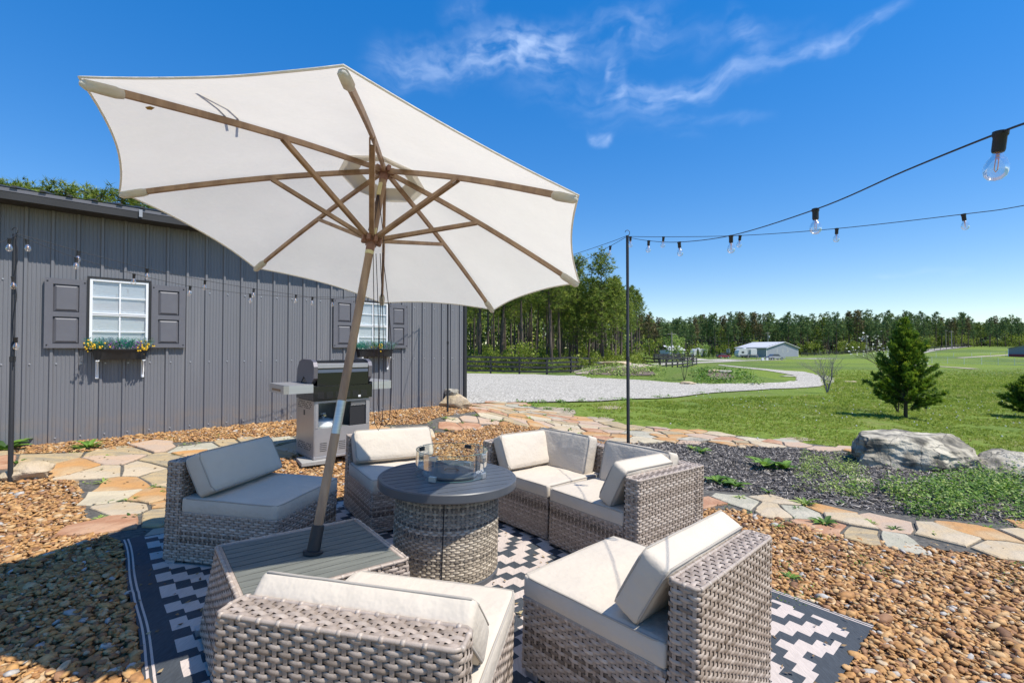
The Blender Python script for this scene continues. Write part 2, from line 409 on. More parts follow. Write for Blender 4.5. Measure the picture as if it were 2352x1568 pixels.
road('gravel_pad', [(1820, 823.5), (1860, 823), (1900, 824)], 8, M_drv)

# gravel terrace
gw0 = WP+WD*(-9)+WN*(-.1); gw1 = WP+WD*6.9+WN*(-.1)
grav_out = plan([(1090, 925), (1150, 945), (1250, 955), (1380, 985), (1480, 1008), (1560, 1040), (1620, 1155)]+r6([(150, 590), (500, 650), (720, 700), (1050, 755), (1560, 820), (1775, 850)])+[(2600, 1330)])
grav_poly = [(gw0.x, gw0.y), (gw1.x, gw1.y)]+grav_out+[(5.5, -1.), (-9, -1.)]
gravel_sheet = sheet('gravel_terrace', grav_poly, -.012, M_gravbase, .3); gravel_sheet['kind'] = 'structure'

# flagstone paths
pl_out = [(-260, 1052), (-100, 1046)]+r2([(0, 412), (280, 405), (600, 392), (880, 350), (1120, 343), (1500, 318)])+[(760, 992), (860, 978)]+q6([(70, 235), (150, 195), (290, 172), (400, 155), (380, 128), (370, 110), (450, 98), (560, 92), (660, 97), (740, 118), (850, 155), (1030, 190), (1200, 215), (1344, 240)])+r7([(1300, 1370), (1600, 1392), (1800, 1405), (2100, 1438), (2352, 1468)])+[(1830, 1016), (1950, 1029), (2120, 1040), (2200, 1050)]
pl_in = [(2200, 1065), (1950, 1042), (1850, 1033), (1760, 1026), (1700, 1023), (1500, 1016), (1425, 1019)]+q6([(1180, 345), (1000, 318), (900, 290), (840, 262), (700, 232), (600, 226), (500, 238), (420, 255), (250, 285), (90, 300)])+[(860, 1005), (760, 1020), (690, 1034), (634, 1042), (600, 1060), (600, 1150), (590, 1230), (420, 1246), (300, 1250)]+r2([(600, 858), (500, 800), (440, 742), (428, 700), (408, 610), (398, 530), (300, 500), (200, 506), (60, 508), (0, 510)])+[(-100, 1092), (-260, 1100)]
near_up = [(1590, 1130)]+r6([(0, 500), (240, 518), (480, 572), (700, 578), (950, 628), (1160, 638), (1450, 672), (1775, 702)])+[(2560, 1240), (2800, 1275)]
near_lo = [(2800, 1360), (2560, 1320)]+r6([(1775, 888), (1560, 862), (1050, 797), (720, 742), (500, 688), (350, 650), (150, 612), (0, 602)])+[(1590, 1170)]
PATHS = [plan(pl_out+pl_in), plan(near_up+near_lo)]
ST = [mat('stone_tan', (.47, .36, .22), .85, col2=(.38, .33, .25), vscale=3, bump=.5, bscale=18, lowvar=(1.7, (.54, .43, .29), .8)),
      mat('stone_orange', (.48, .25, .085), .85, col2=(.36, .20, .085), vscale=4, bump=.5, bscale=18, lowvar=(2.5, (.50, .36, .2), .8)),
      mat('stone_pink', (.47, .33, .22), .85, col2=(.42, .32, .24), vscale=4, bump=.4, bscale=20),
      mat('stone_pale', (.52, .44, .30), .8, col2=(.43, .37, .26), vscale=3, bump=.5, bscale=16),
      mat('stone_rust', (.35, .17, .09), .85, col2=(.46, .28, .17), vscale=3.5, bump=.5, bscale=18),
      mat('stone_ochre', (.46, .34, .18), .85, col2=(.30, .25, .17), vscale=3, bump=.6, bscale=16, stretch=(1, 3, 1)),
      mat('stone_olive', (.34, .32, .24), .85, col2=(.44, .40, .31), vscale=3, bump=.6, bscale=16)]
def clip(poly, n, d):
    out = []
    for i in range(len(poly)):
        a, b = poly[i], poly[(i+1) % len(poly)]; da = a[0]*n[0]+a[1]*n[1]-d; db = b[0]*n[0]+b[1]*n[1]-d
        if da <= 0: out.append(a)
        if (da < 0) != (db < 0) and da != db:
            t = da/(da-db); out.append((a[0]+(b[0]-a[0])*t, a[1]+(b[1]-a[1])*t))
    return out
def inset_poly(poly, k):
    cx = sum(p[0] for p in poly)/len(poly); cy = sum(p[1] for p in poly)/len(poly)
    return [(cx+(x-cx)*k, cy+(y-cy)*k) for x, y in poly]
STONE_POLYS = []
def flagpath(poly, name, sp, seed):
    base = tag(sheet(name, poly, .004, M_grout, .3), kind='structure')
    rr = random.Random(seed); A = np.array(poly); x0, y0 = A.min(0)-1; x1, y1 = A.max(0)+1
    S = []
    for i in range(int((x1-x0)/sp)):
        for j in range(int((y1-y0)/sp)):
            if rr.random() < .16: continue
            S.append((x0+(i+rr.uniform(.02, .98))*sp, y0+(j+rr.uniform(.02, .98))*sp))
    S = np.array(S); ins = pip(S, poly); cnt = 0
    # grow outwards a little so stones reach the edge
    for si in np.where(ins)[0]:
        s = S[si]; d = np.hypot(*(S-s).T); nb = np.argsort(d)[1:22]; an = rr.uniform(.75, 1.3)
        P = [(s[0]-.42, s[1]-.3), (s[0]+.42, s[1]-.3), (s[0]+.42, s[1]+.3), (s[0]-.42, s[1]+.3)]
        for k in nb:
            v = S[k]-s; L = np.hypot(*v); 
            if L > 2.2: break
            nrm = v/L; P = clip(P, nrm, nrm@s+L/2-.012)
            if len(P) < 3: break
        if len(P) < 3: continue
        ar = .5*sum(P[i][0]*P[(i+1) % len(P)][1]-P[(i+1) % len(P)][0]*P[i][1] for i in range(len(P)))
        if abs(ar) < .012: continue
        # irregular outline
        Q = densify(P, .12)
        cx, cy = s
        Q = [(x+.04*noise.noise(Vector((x*7, y*7, seed))), y+.04*noise.noise(Vector((x*7+40, y*7, seed)))) for x, y in Q]
        if not (pip(np.array(Q), poly).mean() > .42): continue
        n = len(Q); h = rr.uniform(.012, .03); tx, ty = rr.uniform(-.02, .02), rr.uniform(-.02, .02)
        zc = ter(cx, cy)
        I = inset_poly(Q, .955)
        v = [(x-cx, y-cy, ter(x, y)-zc-.02) for x, y in Q]+[(x-cx, y-cy, ter(x, y)-zc+h*.65+tx*(x-cx)+ty*(y-cy)) for x, y in Q]+[(x-cx, y-cy, ter(x, y)-zc+h+tx*(x-cx)+ty*(y-cy)) for x, y in I]
        f = [(i, (i+1) % n, n+(i+1) % n, n+i) for i in range(n)]+[(n+i, n+(i+1) % n, 2*n+(i+1) % n, 2*n+i) for i in range(n)]+[tuple(range(2*n, 3*n))]
        m = MB().add(v, f).mesh('stone', rr.choices(ST, (5, 5, 2, 2, 3, 4, 2))[0])
        o = link(m, 'stone', base, (cx, cy, zc)); STONE_POLYS.append(Q); cnt += 1
    return cnt
ns = flagpath(PATHS[0], 'flagstone_path', .35, 3)+flagpath(PATHS[1], 'flagstone_walk', .36, 5)
print('stones', ns)

# mulch
mulch_poly = plan([(1400, 1022), (1500, 1016), (1560, 1015), (1700, 1022), (1850, 1033), (1950, 1041), (2200, 1064), (2560, 1080), (2900, 1120), (2900, 1300), (2352+208, 1242)]+r6([(1775, 702), (1450, 672), (1160, 638), (950, 628), (700, 578), (480, 572), (240, 518), (0, 500)])+[(1560, 1120), (1500, 1080)])
tag(sheet('mulch_bed', mulch_poly, -.004, M_mulchbed, .3, .02), kind='structure')

# ---- fast scatter: many small solids in one mesh ----
def scatter(name, pv, pf, P, Rm, S, tone, mats, smooth=True, kind='stuff', parent=None, label=None, cat=None):
    pv = np.asarray(pv, np.float32); pf = np.asarray(pf, np.int32); n = len(P); k = len(pv)
    V = np.einsum('nij,nkj->nki', Rm, pv[None]*S[:, None, :])+P[:, None, :]
    Fc = (pf[None]+(np.arange(n)*k)[:, None, None]).reshape(-1)
    fl = pf.shape[1]; me = bpy.data.meshes.new(name)
    me.vertices.add(n*k); me.vertices.foreach_set('co', V.astype(np.float32).ravel())
    me.loops.add(len(Fc)); me.loops.foreach_set('vertex_index', Fc.astype(np.int32))
    nf = n*len(pf); me.polygons.add(nf); me.polygons.foreach_set('loop_start', np.arange(0, nf*fl, fl, dtype=np.int32))
    if smooth: me.polygons.foreach_set('use_smooth', np.ones(nf, bool))
    a = me.attributes.new('tone', 'FLOAT', 'POINT'); a.data.foreach_set('value', np.repeat(tone, k).astype(np.float32))
    for m in (mats if isinstance(mats, (list, tuple)) else [mats]): me.materials.append(m)
    me.update(calc_edges=True)
    return tag(link(me, name, parent), label, cat, kind=kind)
def rotz(a):
    n = len(a); M = np.zeros((n, 3, 3)); M[:, 0, 0] = np.cos(a); M[:, 0, 1] = -np.sin(a); M[:, 1, 0] = np.sin(a); M[:, 1, 1] = np.cos(a); M[:, 2, 2] = 1; return M
def tilt(n, amt, g=rng):
    ax = g.uniform(-amt, amt, n); ay = g.uniform(-amt, amt, n); A = np.zeros((n, 3, 3)); B = np.zeros((n, 3, 3))
    A[:, 0, 0] = 1; A[:, 1, 1] = np.cos(ax); A[:, 1, 2] = -np.sin(ax); A[:, 2, 1] = np.sin(ax); A[:, 2, 2] = np.cos(ax)
    B[:, 1, 1] = 1; B[:, 0, 0] = np.cos(ay); B[:, 0, 2] = np.sin(ay); B[:, 2, 0] = -np.sin(ay); B[:, 2, 2] = np.cos(ay)
    return A @ B
def ico(sub):
    bm = bmesh.new(); bmesh.ops.create_icosphere(bm, subdivisions=sub, radius=1); bm.verts.index_update()
    v = [x.co[:] for x in bm.verts]; f = [[y.index for y in x.verts] for x in bm.faces]; bm.free(); return v, f
def proj(P):
    P = np.asarray(P); c, s = math.cos(PITCH), math.sin(PITCH); z = P[:, 2]-HC
    fw = P[:, 1]*c+z*s; up = -P[:, 1]*s+z*c; fw = np.where(np.abs(fw) < 1e-3, 1e-3, fw)
    return 1176+FPX*P[:, 0]/fw, 784-FPX*up/fw, fw
def terv(P): return np.array([ter(float(x), float(y)) for x, y in P])
def in_view(P, mg=60):
    P3 = np.column_stack([P, np.zeros(len(P))]); u, v, f = proj(P3); return (f > .3) & (u > -mg) & (u < 2352+mg) & (v < 1568+mg*3)
# rug rectangle (needed to keep pebbles out)
RUG_O = Vector((-2.82, 3.42)); RUG_A = R(-48); RUG_U = Vector((math.cos(RUG_A), math.sin(RUG_A))); RUG_V = Vector((-RUG_U.y, RUG_U.x)); RUG_L, RUG_W = 3.82, 3.02
rugp = [RUG_O, RUG_O+RUG_U*RUG_L, RUG_O+RUG_U*RUG_L+RUG_V*RUG_W, RUG_O+RUG_V*RUG_W]
def random_in(poly, dens, x0=None):
    A = np.array(poly); lo = np.maximum(A.min(0), [-16, .8]); hi = np.minimum(A.max(0), [16, 20]); n = int((hi-lo).prod()*dens)
    P = rng.uniform(lo, hi, (n, 2)); P = P[in_view(P)]; return P[pip(P, poly)]
M_peb = mat('river_pebble', (.4, .25, .12), .75, tone=[(0, (.10, .05, .03)), (.12, (.24, .115, .045)), (.25, (.27, .14, .07)), (.42, (.37, .185, .062)), (.62, (.45, .245, .085)), (.82, (.50, .32, .15)), (.94, (.48, .37, .24)), (.975, (.42, .39, .35)), (1, (.16, .17, .19))], var=.3, vscale=28, bump=.3, bscale=90)
P = random_in(grav_poly, 2700)
keep = ~pip(P, [tuple(p) for p in rugp])
for q in PATHS: keep &= ~pip(P, q)
keep &= ~pip(P, mulch_poly)
P = P[keep]; dist = np.hypot(P[:, 0], P[:, 1])
P = P[(dist < 5.) | (rng.random(len(P)) < .8)]; dist = np.hypot(P[:, 0], P[:, 1])
z = terv(P); n = len(P); near = dist < 2.9
sc = rng.lognormal(0, .38, n)*.0120; S = np.column_stack([sc*rng.uniform(1., 1.8, n), sc*rng.uniform(.75, 1.15, n), sc*rng.uniform(.34, .62, n)])
Rm = rotz(rng.uniform(0, 6.28, n)) @ tilt(n, .5); P3 = np.column_stack([P, z+rng.uniform(-.005, .015, n)]); tn = rng.beta(2.2, 2., n); tn[rng.random(n) < .03] = .975
v2, f2 = ico(2); v1, f1 = ico(1)
v2 = np.array(v2)*(1+np.array([[.32*noise.noise(Vector(p)*1.5)] for p in v2])); v1 = np.array(v1)
print('pebbles', near.sum(), (~near).sum())
peb = scatter('gravel', v2, f2, P3[near], Rm[near], S[near], tn[near], M_peb)
scatter('gravel', v1, f1, P3[~near], Rm[~near], S[~near]*1.08, tn[~near], M_peb)
# stray pebbles on rug
for (u, v) in ((716, 1465),):
    p = G(u, v); 
# mulch chips
P = random_in(mulch_poly, 800); P = P[P[:, 1] < 11]; n = len(P); z = terv(P)
cube = [(x, y, z_) for z_ in (-1, 1) for y in (-1, 1) for x in (-1, 1)]; cf = [(0, 2, 3, 1), (4, 5, 7, 6), (0, 1, 5, 4), (1, 3, 7, 5), (3, 2, 6, 7), (2, 0, 4, 6)]
M_chip = mat('mulch_chip', (.1, .1, .1), .8, tone=[(0, (.03, .026, .023)), (.45, (.13, .115, .105)), (.8, (.30, .27, .245)), (1, (.50, .45, .38))])
scatter('mulch', cube, cf, np.column_stack([P, z+rng.uniform(-.003, .02, n)]), rotz(rng.uniform(0, 6.28, n)) @ tilt(n, .55), np.column_stack([rng.uniform(.01, .042, n), rng.uniform(.002, .007, n), rng.uniform(.0015, .004, n)]), rng.random(n), M_chip, smooth=False)
# lawn blades
def blade_tuft(k, h, spread, wd, seed):
    g = random.Random(seed); v = []; f = []
    for i in range(k):
        a = g.uniform(0, 6.28); r = g.uniform(0, spread*.4); x, y = r*math.cos(a), r*math.sin(a); b = g.uniform(0, 6.28); ln = g.uniform(.2, 1)*spread; hh = h*g.uniform(.6, 1.1)
        px, py = -math.sin(b)*wd, math.cos(b)*wd; n = len(v)
        v += [(x-px, y-py, 0), (x+px, y+py, 0), (x+math.cos(b)*ln, y+math.sin(b)*ln, hh)]; f.append((n, n+1, n+2))
    return v, f
M_blade = mat('grass_blade', (.1, .2, .03), .7, tone=[(0, (.10, .16, .018)), (.4, (.225, .31, .036)), (.72, (.35, .41, .065)), (1, (.52, .47, .20))], trans=.35, spec=.2)
lawn_poly = plan([(1290, 930), (1250, 945), (1330, 962), (1500, 985), (1830, 1014), (1950, 1026), (2200, 1045), (2700, 1090)])+[(30, 12), (75, 58), (40, 62)]+plan([(1900, 905), (1700, 912), (1500, 920), (1400, 925)])
A = np.array(lawn_poly)
P = rng.uniform(A.min(0), A.max(0), (1150000, 2)); P = P[in_view(P) & (P[:, 1] < 62)]; P = P[pip(P, lawn_poly)]
dd = P[:, 1]; P = P[rng.random(len(P)) < np.clip((9.5/dd)**1.5, .02, 1)*np.clip((60-dd)/28, 0, 1)]
dens = np.array([noise.noise(Vector((x*.9, y*.9, 3))) + .6*noise.noise(Vector((x*3, y*3, 9))) for x, y in P]); edge = np.clip((14.8-P[:, 1])/3, 0, 1)*np.clip((4.5-P[:, 0])/2.5, 0, 1)
P = P[dens > -.30+.55*edge+.22*np.clip((13-P[:, 1])/4, 0, 1)]; P = P[:62000]; n = len(P); print('grass', n)
bv, bf = blade_tuft(7, 1, 1.3, .10, 2)
sz = rng.uniform(.03, .062, n)*np.clip(P[:, 1]/11, 1, 2.6)
scatter('grass', bv, bf, np.column_stack([P, terv(P)-.03]), rotz(rng.uniform(0, 6.28, n)), np.column_stack([sz, sz, sz*rng.uniform(.7, 1.2, n)]), np.clip(rng.normal(.5, .23, n)+.25*np.array([noise.noise(Vector((x*.5, y*.5, 20))) for x, y in P]), 0, 1), M_blade, smooth=False)
# worn soil between the drive, the flagstones and the lawn, with its litter
M_worn = mat('worn_soil', (.30, .235, .16), .95, col2=(.42, .35, .26), vscale=6, bump=.8, bscale=22)
def blotch(cu, cv, ru, rv, sd):
    return [(cu+ru*math.cos(a)*(1+.35*noise.noise(Vector((math.cos(a)*2, math.sin(a)*2, sd)))), cv+rv*math.sin(a)*(1+.35*noise.noise(Vector((math.cos(a)*2, math.sin(a)*2, sd+9))))) for a in [6.28*i/22 for i in range(22)]]
for i, q in enumerate(((1265, 944, 60, 12), (1365, 962, 46, 7), (1500, 984, 46, 6), (1640, 1002, 40, 4.5), (1400, 934, 30, 3.5), (1830, 1006, 40, 4), (2030, 1030, 50, 5))):
    tag(sheet('bare_soil', plan(blotch(*q, i)), -.018, M_worn, .25, .05), kind='structure')
P = random_in(grav_poly, 40); n = len(P)
scatter('leaf_litter', [(0, -1, 0), (1, 0, .2), (0, 1, 0), (-1, 0, .15)], [(0, 1, 2, 3)], np.column_stack([P, terv(P)+.024]), rotz(rng.uniform(0, 6, n)) @ tilt(n, .5), np.column_stack([rng.uniform(.008, .02, n), rng.uniform(.004, .01, n), rng.uniform(.01, .02, n)]), rng.random(n), mat('dry_leaf', (.2, .13, .07), .8, tone=[(0, (.10, .06, .03)), (.6, (.26, .17, .08)), (1, (.38, .33, .2))]), smooth=False)

# ---------------- rug ----------------
M_rugd = mat('rug_charcoal', (.042, .050, .060), .8, bump=.6, bscale=220, var=.3, vscale=160, stretch=(1, .12, 1))
M_rugc = mat('rug_cream', (.50, .43, .385), .85, bump=.6, bscale=220, var=.12, vscale=160, stretch=(1, .12, 1))
def rug():
    xs = [0, .02, .04]+list(np.arange(.06, RUG_L-.05, .03))+[RUG_L-.03, RUG_L-.015, RUG_L]
    ys = [0, .012, .022, .034, .044, .09]+list(np.arange(.13, RUG_W-.14, .0375))+[RUG_W-.09, RUG_W-.044, RUG_W-.034, RUG_W-.022, RUG_W-.012, RUG_W]
    v = []; f = []; mi = []
    for y in ys:
        for x in xs:
            p = RUG_O+RUG_U*x+RUG_V*y
            wv = .012*math.exp(-((x-1.02)/.03)**2)+.010*math.exp(-((x-1.85)/.03)**2)+.012*math.exp(-((x-2.7)/.03)**2)
            wv += .010*abs(noise.noise(Vector((x*1.6, y*1.6, 0))))+.004*math.sin(x*9+y*3)
            wv += .02*math.exp(-(((x-1.9)/.10)**2))*sst((y-1.6)/.8)
            e = min(y, RUG_W-y, .2)/.2; ed = .009*(1-e)*math.sin(x*5.5)
            q = p+RUG_V*ed*.8
            v.append((q.x, q.y, ter(q.x, q.y)+.012+wv))
    nx = len(xs)
    for j in range(len(ys)-1):
        for i in range(nx-1):
            f.append((j*nx+i, j*nx+i+1, (j+1)*nx+i+1, (j+1)*nx+i))
            x = (xs[i]+xs[i+1])/2; y = (ys[j]+ys[j+1])/2; cr = 0
            if y < .05 or y > RUG_W-.05:
                yy = min(y, RUG_W-y); cr = 1 if (.02 < yy < .035 or .04 < yy < .07) and not yy < .02 else 0
                cr = 1 if .012 < yy < .022 or .034 < yy < .044 else 0
            elif min(y, RUG_W-y) < .13 or min(x, RUG_L-x) < .05: 
                cr = 0
                k = 1; yy = 0
                if .17 < yy < .24 and (k < .10 or .28 < k < .5) and .2 < x < RUG_L-.2: cr = 1
            else:
                I = int((x-.06)/.03); J = int((y-.13)/.075)
                # stepped zigzag bands
                t = (I+2*abs((J % 10)-5)) % 7
                cr = 1 if t in (0, 1, 2, 3) else 0
                pass
            mi.append(cr)
    b = MB(); b.add(v, f); b.m = mi
    o = b.obj('outdoor_rug', [M_rugd, M_rugc], smooth=True)
    tag(o, 'black and cream outdoor rug with stepped zigzag pattern lying under the wicker seats', 'rug')
rug()

# ---------------- metal building ----------------
def Wt(u, v, off=0.):
    ax, az_ = ray(u, v); p = WP+WN*off; t = (ax*p.y-p.x)/(WD.x-ax*WD.y); return t, HC+az_*(p.y+WD.y*t)
MW = Matrix(((WD.x, WN.x, 0, WP.x), (WD.y, WN.y, 0, WP.y), (0, 0, 1, 0), (0, 0, 0, 1)))   # x along wall, y out of the wall, z up
bld = thing('metal_building', 'long charcoal ribbed metal building with black trim, shuttered windows and black roof', 'building', mat=Matrix.Identity(4))
RP = .2286
def profile(n):
    pr = []
    for k in range(n):
        b = k*RP
        pr += [(b-.024, 0), (b-.012, .026), (b+.012, .026), (b+.024, 0)]
        for c in (.057, .0955, .133, .171): pr += [(b+c-.009, 0), (b+c-.004, .0045), (b+c+.004, .0045), (b+c+.009, 0)]
    pr += [(n*RP-.024, 0), (n*RP-.0125, .0262), (n*RP+.012, .0275), (n*RP+.022, .001)]
    return pr
def sheetmesh(name, pr, z0, z1, m):
    b = MB(); n = len(pr); b.add([(x, y, z0) for x, y in pr]+[(x, y, z1) for x, y in pr], [(i, n+i, n+i+1, i+1) for i in range(n-1)])
    return b.mesh(name, m)
pm = sheetmesh('wall_panel', profile(4), .1, 3.12, M_wall); pm.flip_normals() if False else None
tR = 6.50; i = 0; t = -3.2+.0004
t = -14*RP
while t+4*RP <= tR+.001:
    o = link(pm, 'wall_panel', bld); o.matrix_world = MW @ Matrix.Translation((t, 0, 0)); t += 4*RP
# end piece to the corner
k = max(1, int((tR-t)/RP)+1); pm2 = sheetmesh('wall_panel', [p for p in profile(k) if p[0] < tR-t]+[(tR-t, 0)], .1, 3.12, M_wall)
o = link(pm2, 'wall_panel', bld); o.matrix_world = MW @ Matrix.Translation((t, 0, 0))
def W(mb_or, name, m, parent=bld, **k):
    o = mb_or.obj(name, m, parent, **k); 
    o.matrix_world = MW; return o
W(MB().box((tR, -.1, .1), (tR+.07, .032, 3.12)), 'corner_trim', M_blackm)
W(MB().box((tR+.05, -8, .1), (tR+.07, -.1, 3.12)), 'end_wall', M_wall)
W(MB().box((-7, -8, .1), (tR, -.25, .3)), 'foundation', M_groove)
b = MB(); OV = .36; zf0 = 3.10; zf1 = 3.205
# roof with ribs, gable form
t0, t1 = -9., 6.85
b.add([(t0, OV, 3.235), (t1, OV, 3.235), (t1, -4, 4.25), (t0, -4, 4.25), (t1, -8.4, 3.2), (t0, -8.4, 3.2)], [(0, 1, 2, 3), (3, 2, 4, 5)])
t = t0
while t < t1:
    for a, bb, c, d in (((OV+.02), 3.235, -4, 4.25),):
        b.add([(t-.03, a, bb), (t-.012, a, bb+.022), (t+.012, a, bb+.022), (t+.03, a, bb), (t-.03, c, d), (t-.012, c, d+.022), (t+.012, c, d+.022), (t+.03, c, d)], [(0, 1, 5, 4), (1, 2, 6, 5), (2, 3, 7, 6), (3, 2, 1, 0)])
    t += RP
W(b, 'roof', M_roof)
W(MB().box((t0, OV-.02, 3.186), (t1, OV, 3.225)), 'fascia', M_shut)
W(MB().box((t0, OV-.022, 3.10), (t1, OV-.004, 3.185)), 'eave_shade_strip', M_roof)  # black strip added below the fascia to stand for the eave's deep shade
W(MB().box((t0, -.02, 3.112), (t1, OV-.021, 3.13)), 'soffit', M_roof)
W(MB().add([(tR+.06, -.05, 3.12), (tR+.06, -4, 4.2), (tR+.06, -8, 3.12)], [(0, 1, 2)]), 'gable', M_wall)
for i, t in enumerate((-.38, 1.02, 3.9)): W(MB().box((t, OV+.0085, 3.12), (t+.035, OV+.02, 3.215)), 'gutter_strap', M_steelp)
sc_ = MB()
for zz in (.34, 1.246, 2.24):
    t = -14*RP
    while t < tR:
        if not (zz > 2.0 and (.1 < t+.12 < 1.6 or 3.65 < t+.12 < 5.15)):
            sc_.lathe([(.009, .0), (.009, .004), (.0055, .0045), (.0055, .010)], 8, Matrix.Translation((t+.045, 0.001, zz)) @ Matrix.Rotation(-math.pi/2, 4, 'X'))
        t += RP
so = W(sc_, 'screw_head', M_screw); so['kind'] = 'stuff'
M_blind = mat('blind_slat', (.74, .76, .77), .6)
M_pane = glassmat('window_glass', (.90, .93, .95), 1.0, .05)
def shutter(t0_, t1_, z0, z1):
    b = MB(); dp0, dp = .0265, .056; sw = .075; zs = [z0+.055, z0+.385, z0+.445, z1-.07]
    b.box((t0_, dp0, z0), (t0_+sw, dp, z1)); b.box((t1_-sw, dp0, z0), (t1_, dp, z1))
    for a, c in ((z0+.0005, zs[0]), (zs[1], zs[2]), (zs[3], z1-.0005)): b.box((t0_+sw, dp0, a), (t1_-sw, dp-.0015, c))
    o = W(b, 'shutter', M_shut)
    for a, c in ((zs[0], zs[1]), (zs[2], zs[3])):
        p = MB(); x0, x1 = t0_+sw, t1_-sw; i_ = .032
        v = [(x0, .032, a), (x1, .032, a), (x1, .032, c), (x0, .032, c), (x0+i_, .053, a+i_), (x1-i_, .053, a+i_), (x1-i_, .053, c-i_), (x0+i_, .053, c-i_)]
        p.add(v, [(0, 1, 5, 4), (1, 2, 6, 5), (2, 3, 7, 6), (3, 0, 4, 7), (4, 5, 6, 7)])
        q = p.obj('raised_panel', M_shut, o)
    s = MB()
    for x in (t0_+.025, t1_-.025):
        for zz in (z0+.04, z1-.035): s.lathe([(.009, 0), (.008, .005), (.003, .007)], 8, Matrix.Translation((x, dp, zz)) @ Matrix.Rotation(-math.pi/2, 4, 'X'))
    s.obj('shutter_screw', M_blackm, o)
def window(a, c, z0, z1):
    tr = .026
    tm = MB().box((a, .0265, z0), (a+tr, .066, z1)).box((c-tr, .0265, z0), (c, .066, z1)).box((a+tr, .0265, z1-tr), (c-tr, .0655, z1)).box((a+tr, .0265, z0), (c-tr, .0655, z0+tr))
    win = W(tm, 'window', M_blackm)
    x0, x1, y0, y1 = a+tr, c-tr, z0+tr, z1-tr; fw = .028; zm = (y0+y1)/2
    f = MB(); fr = (.034, .060)
    f.box((x0, fr[0], y0), (x0+fw, fr[1], y1)); f.box((x1-fw, fr[0], y0), (x1, fr[1], y1)); f.box((x0+fw, fr[0], y1-fw), (x1-fw, fr[1]-.001, y1)); f.box((x0+fw, fr[0], y0), (x1-fw, fr[1]-.001, y0+fw))
    f.obj('frame', M_white, win)
    MB().box((x0+fw, .035, zm-.018), (x1-fw, .058, zm-.001)).box((x0+fw, .035, zm+.002), (x1-fw, .0625, zm+.018)).obj('meeting_rail', M_white, win)
    xm = (x0+x1)/2
    for za, zb in ((y0+fw, zm-.018), (zm+.018, y1-fw)):
        zh = za+(zb-za)*.5
        MB().box((xm-.008, .042, za), (xm+.008, .052, zb)).obj('muntin', M_white, win)
        MB().box((x0+fw, .0425, zh-.006), (xm-.008, .0515, zh+.006)).box((xm+.008, .0425, zh-.006), (x1-fw, .0515, zh+.006)).obj('muntin', M_white, win)
        MB().quad((x0+fw, .047, za), (x1-fw, .047, za), (x1-fw, .047, zb), (x0+fw, .047, zb)).obj('pane', M_pane, win)
    s = MB(); z = y0+.01
    while z < y1-.01:
        s.quad((x0+.01, .0285, z), (x1-.01, .0285, z), (x1-.01, .0345, z+.024), (x0+.01, .0345, z+.024)); z += .0245
    s.obj('blind', M_blind, win)
W1 = (.543, 1.185, 1.40, 2.345); W2 = (4.08, 4.725, 1.40, 2.30)
window(*W1); window(*W2)
shutter(.163, .548, 1.438, 2.290); shutter(1.19, 1.575, 1.446, 2.298); shutter(3.68, 4.066, 1.455, 2.30); shutter(4.735, 5.12, 1.45, 2.27)
M_leafs = [mat('flower_teal', (.03, .28, .20), .6, trans=.3), mat('flower_bluegrey', (.22, .34, .36), .7, trans=.2), mat('leaf_fresh', (.10, .26, .03), .6, trans=.3)]
M_yel = mat('flower_yellow', (.72, .45, .02), .6); M_pur = mat('flower_purple', (.20, .07, .30), .6); M_pink = mat('flower_white', (.6, .6, .6), .6)
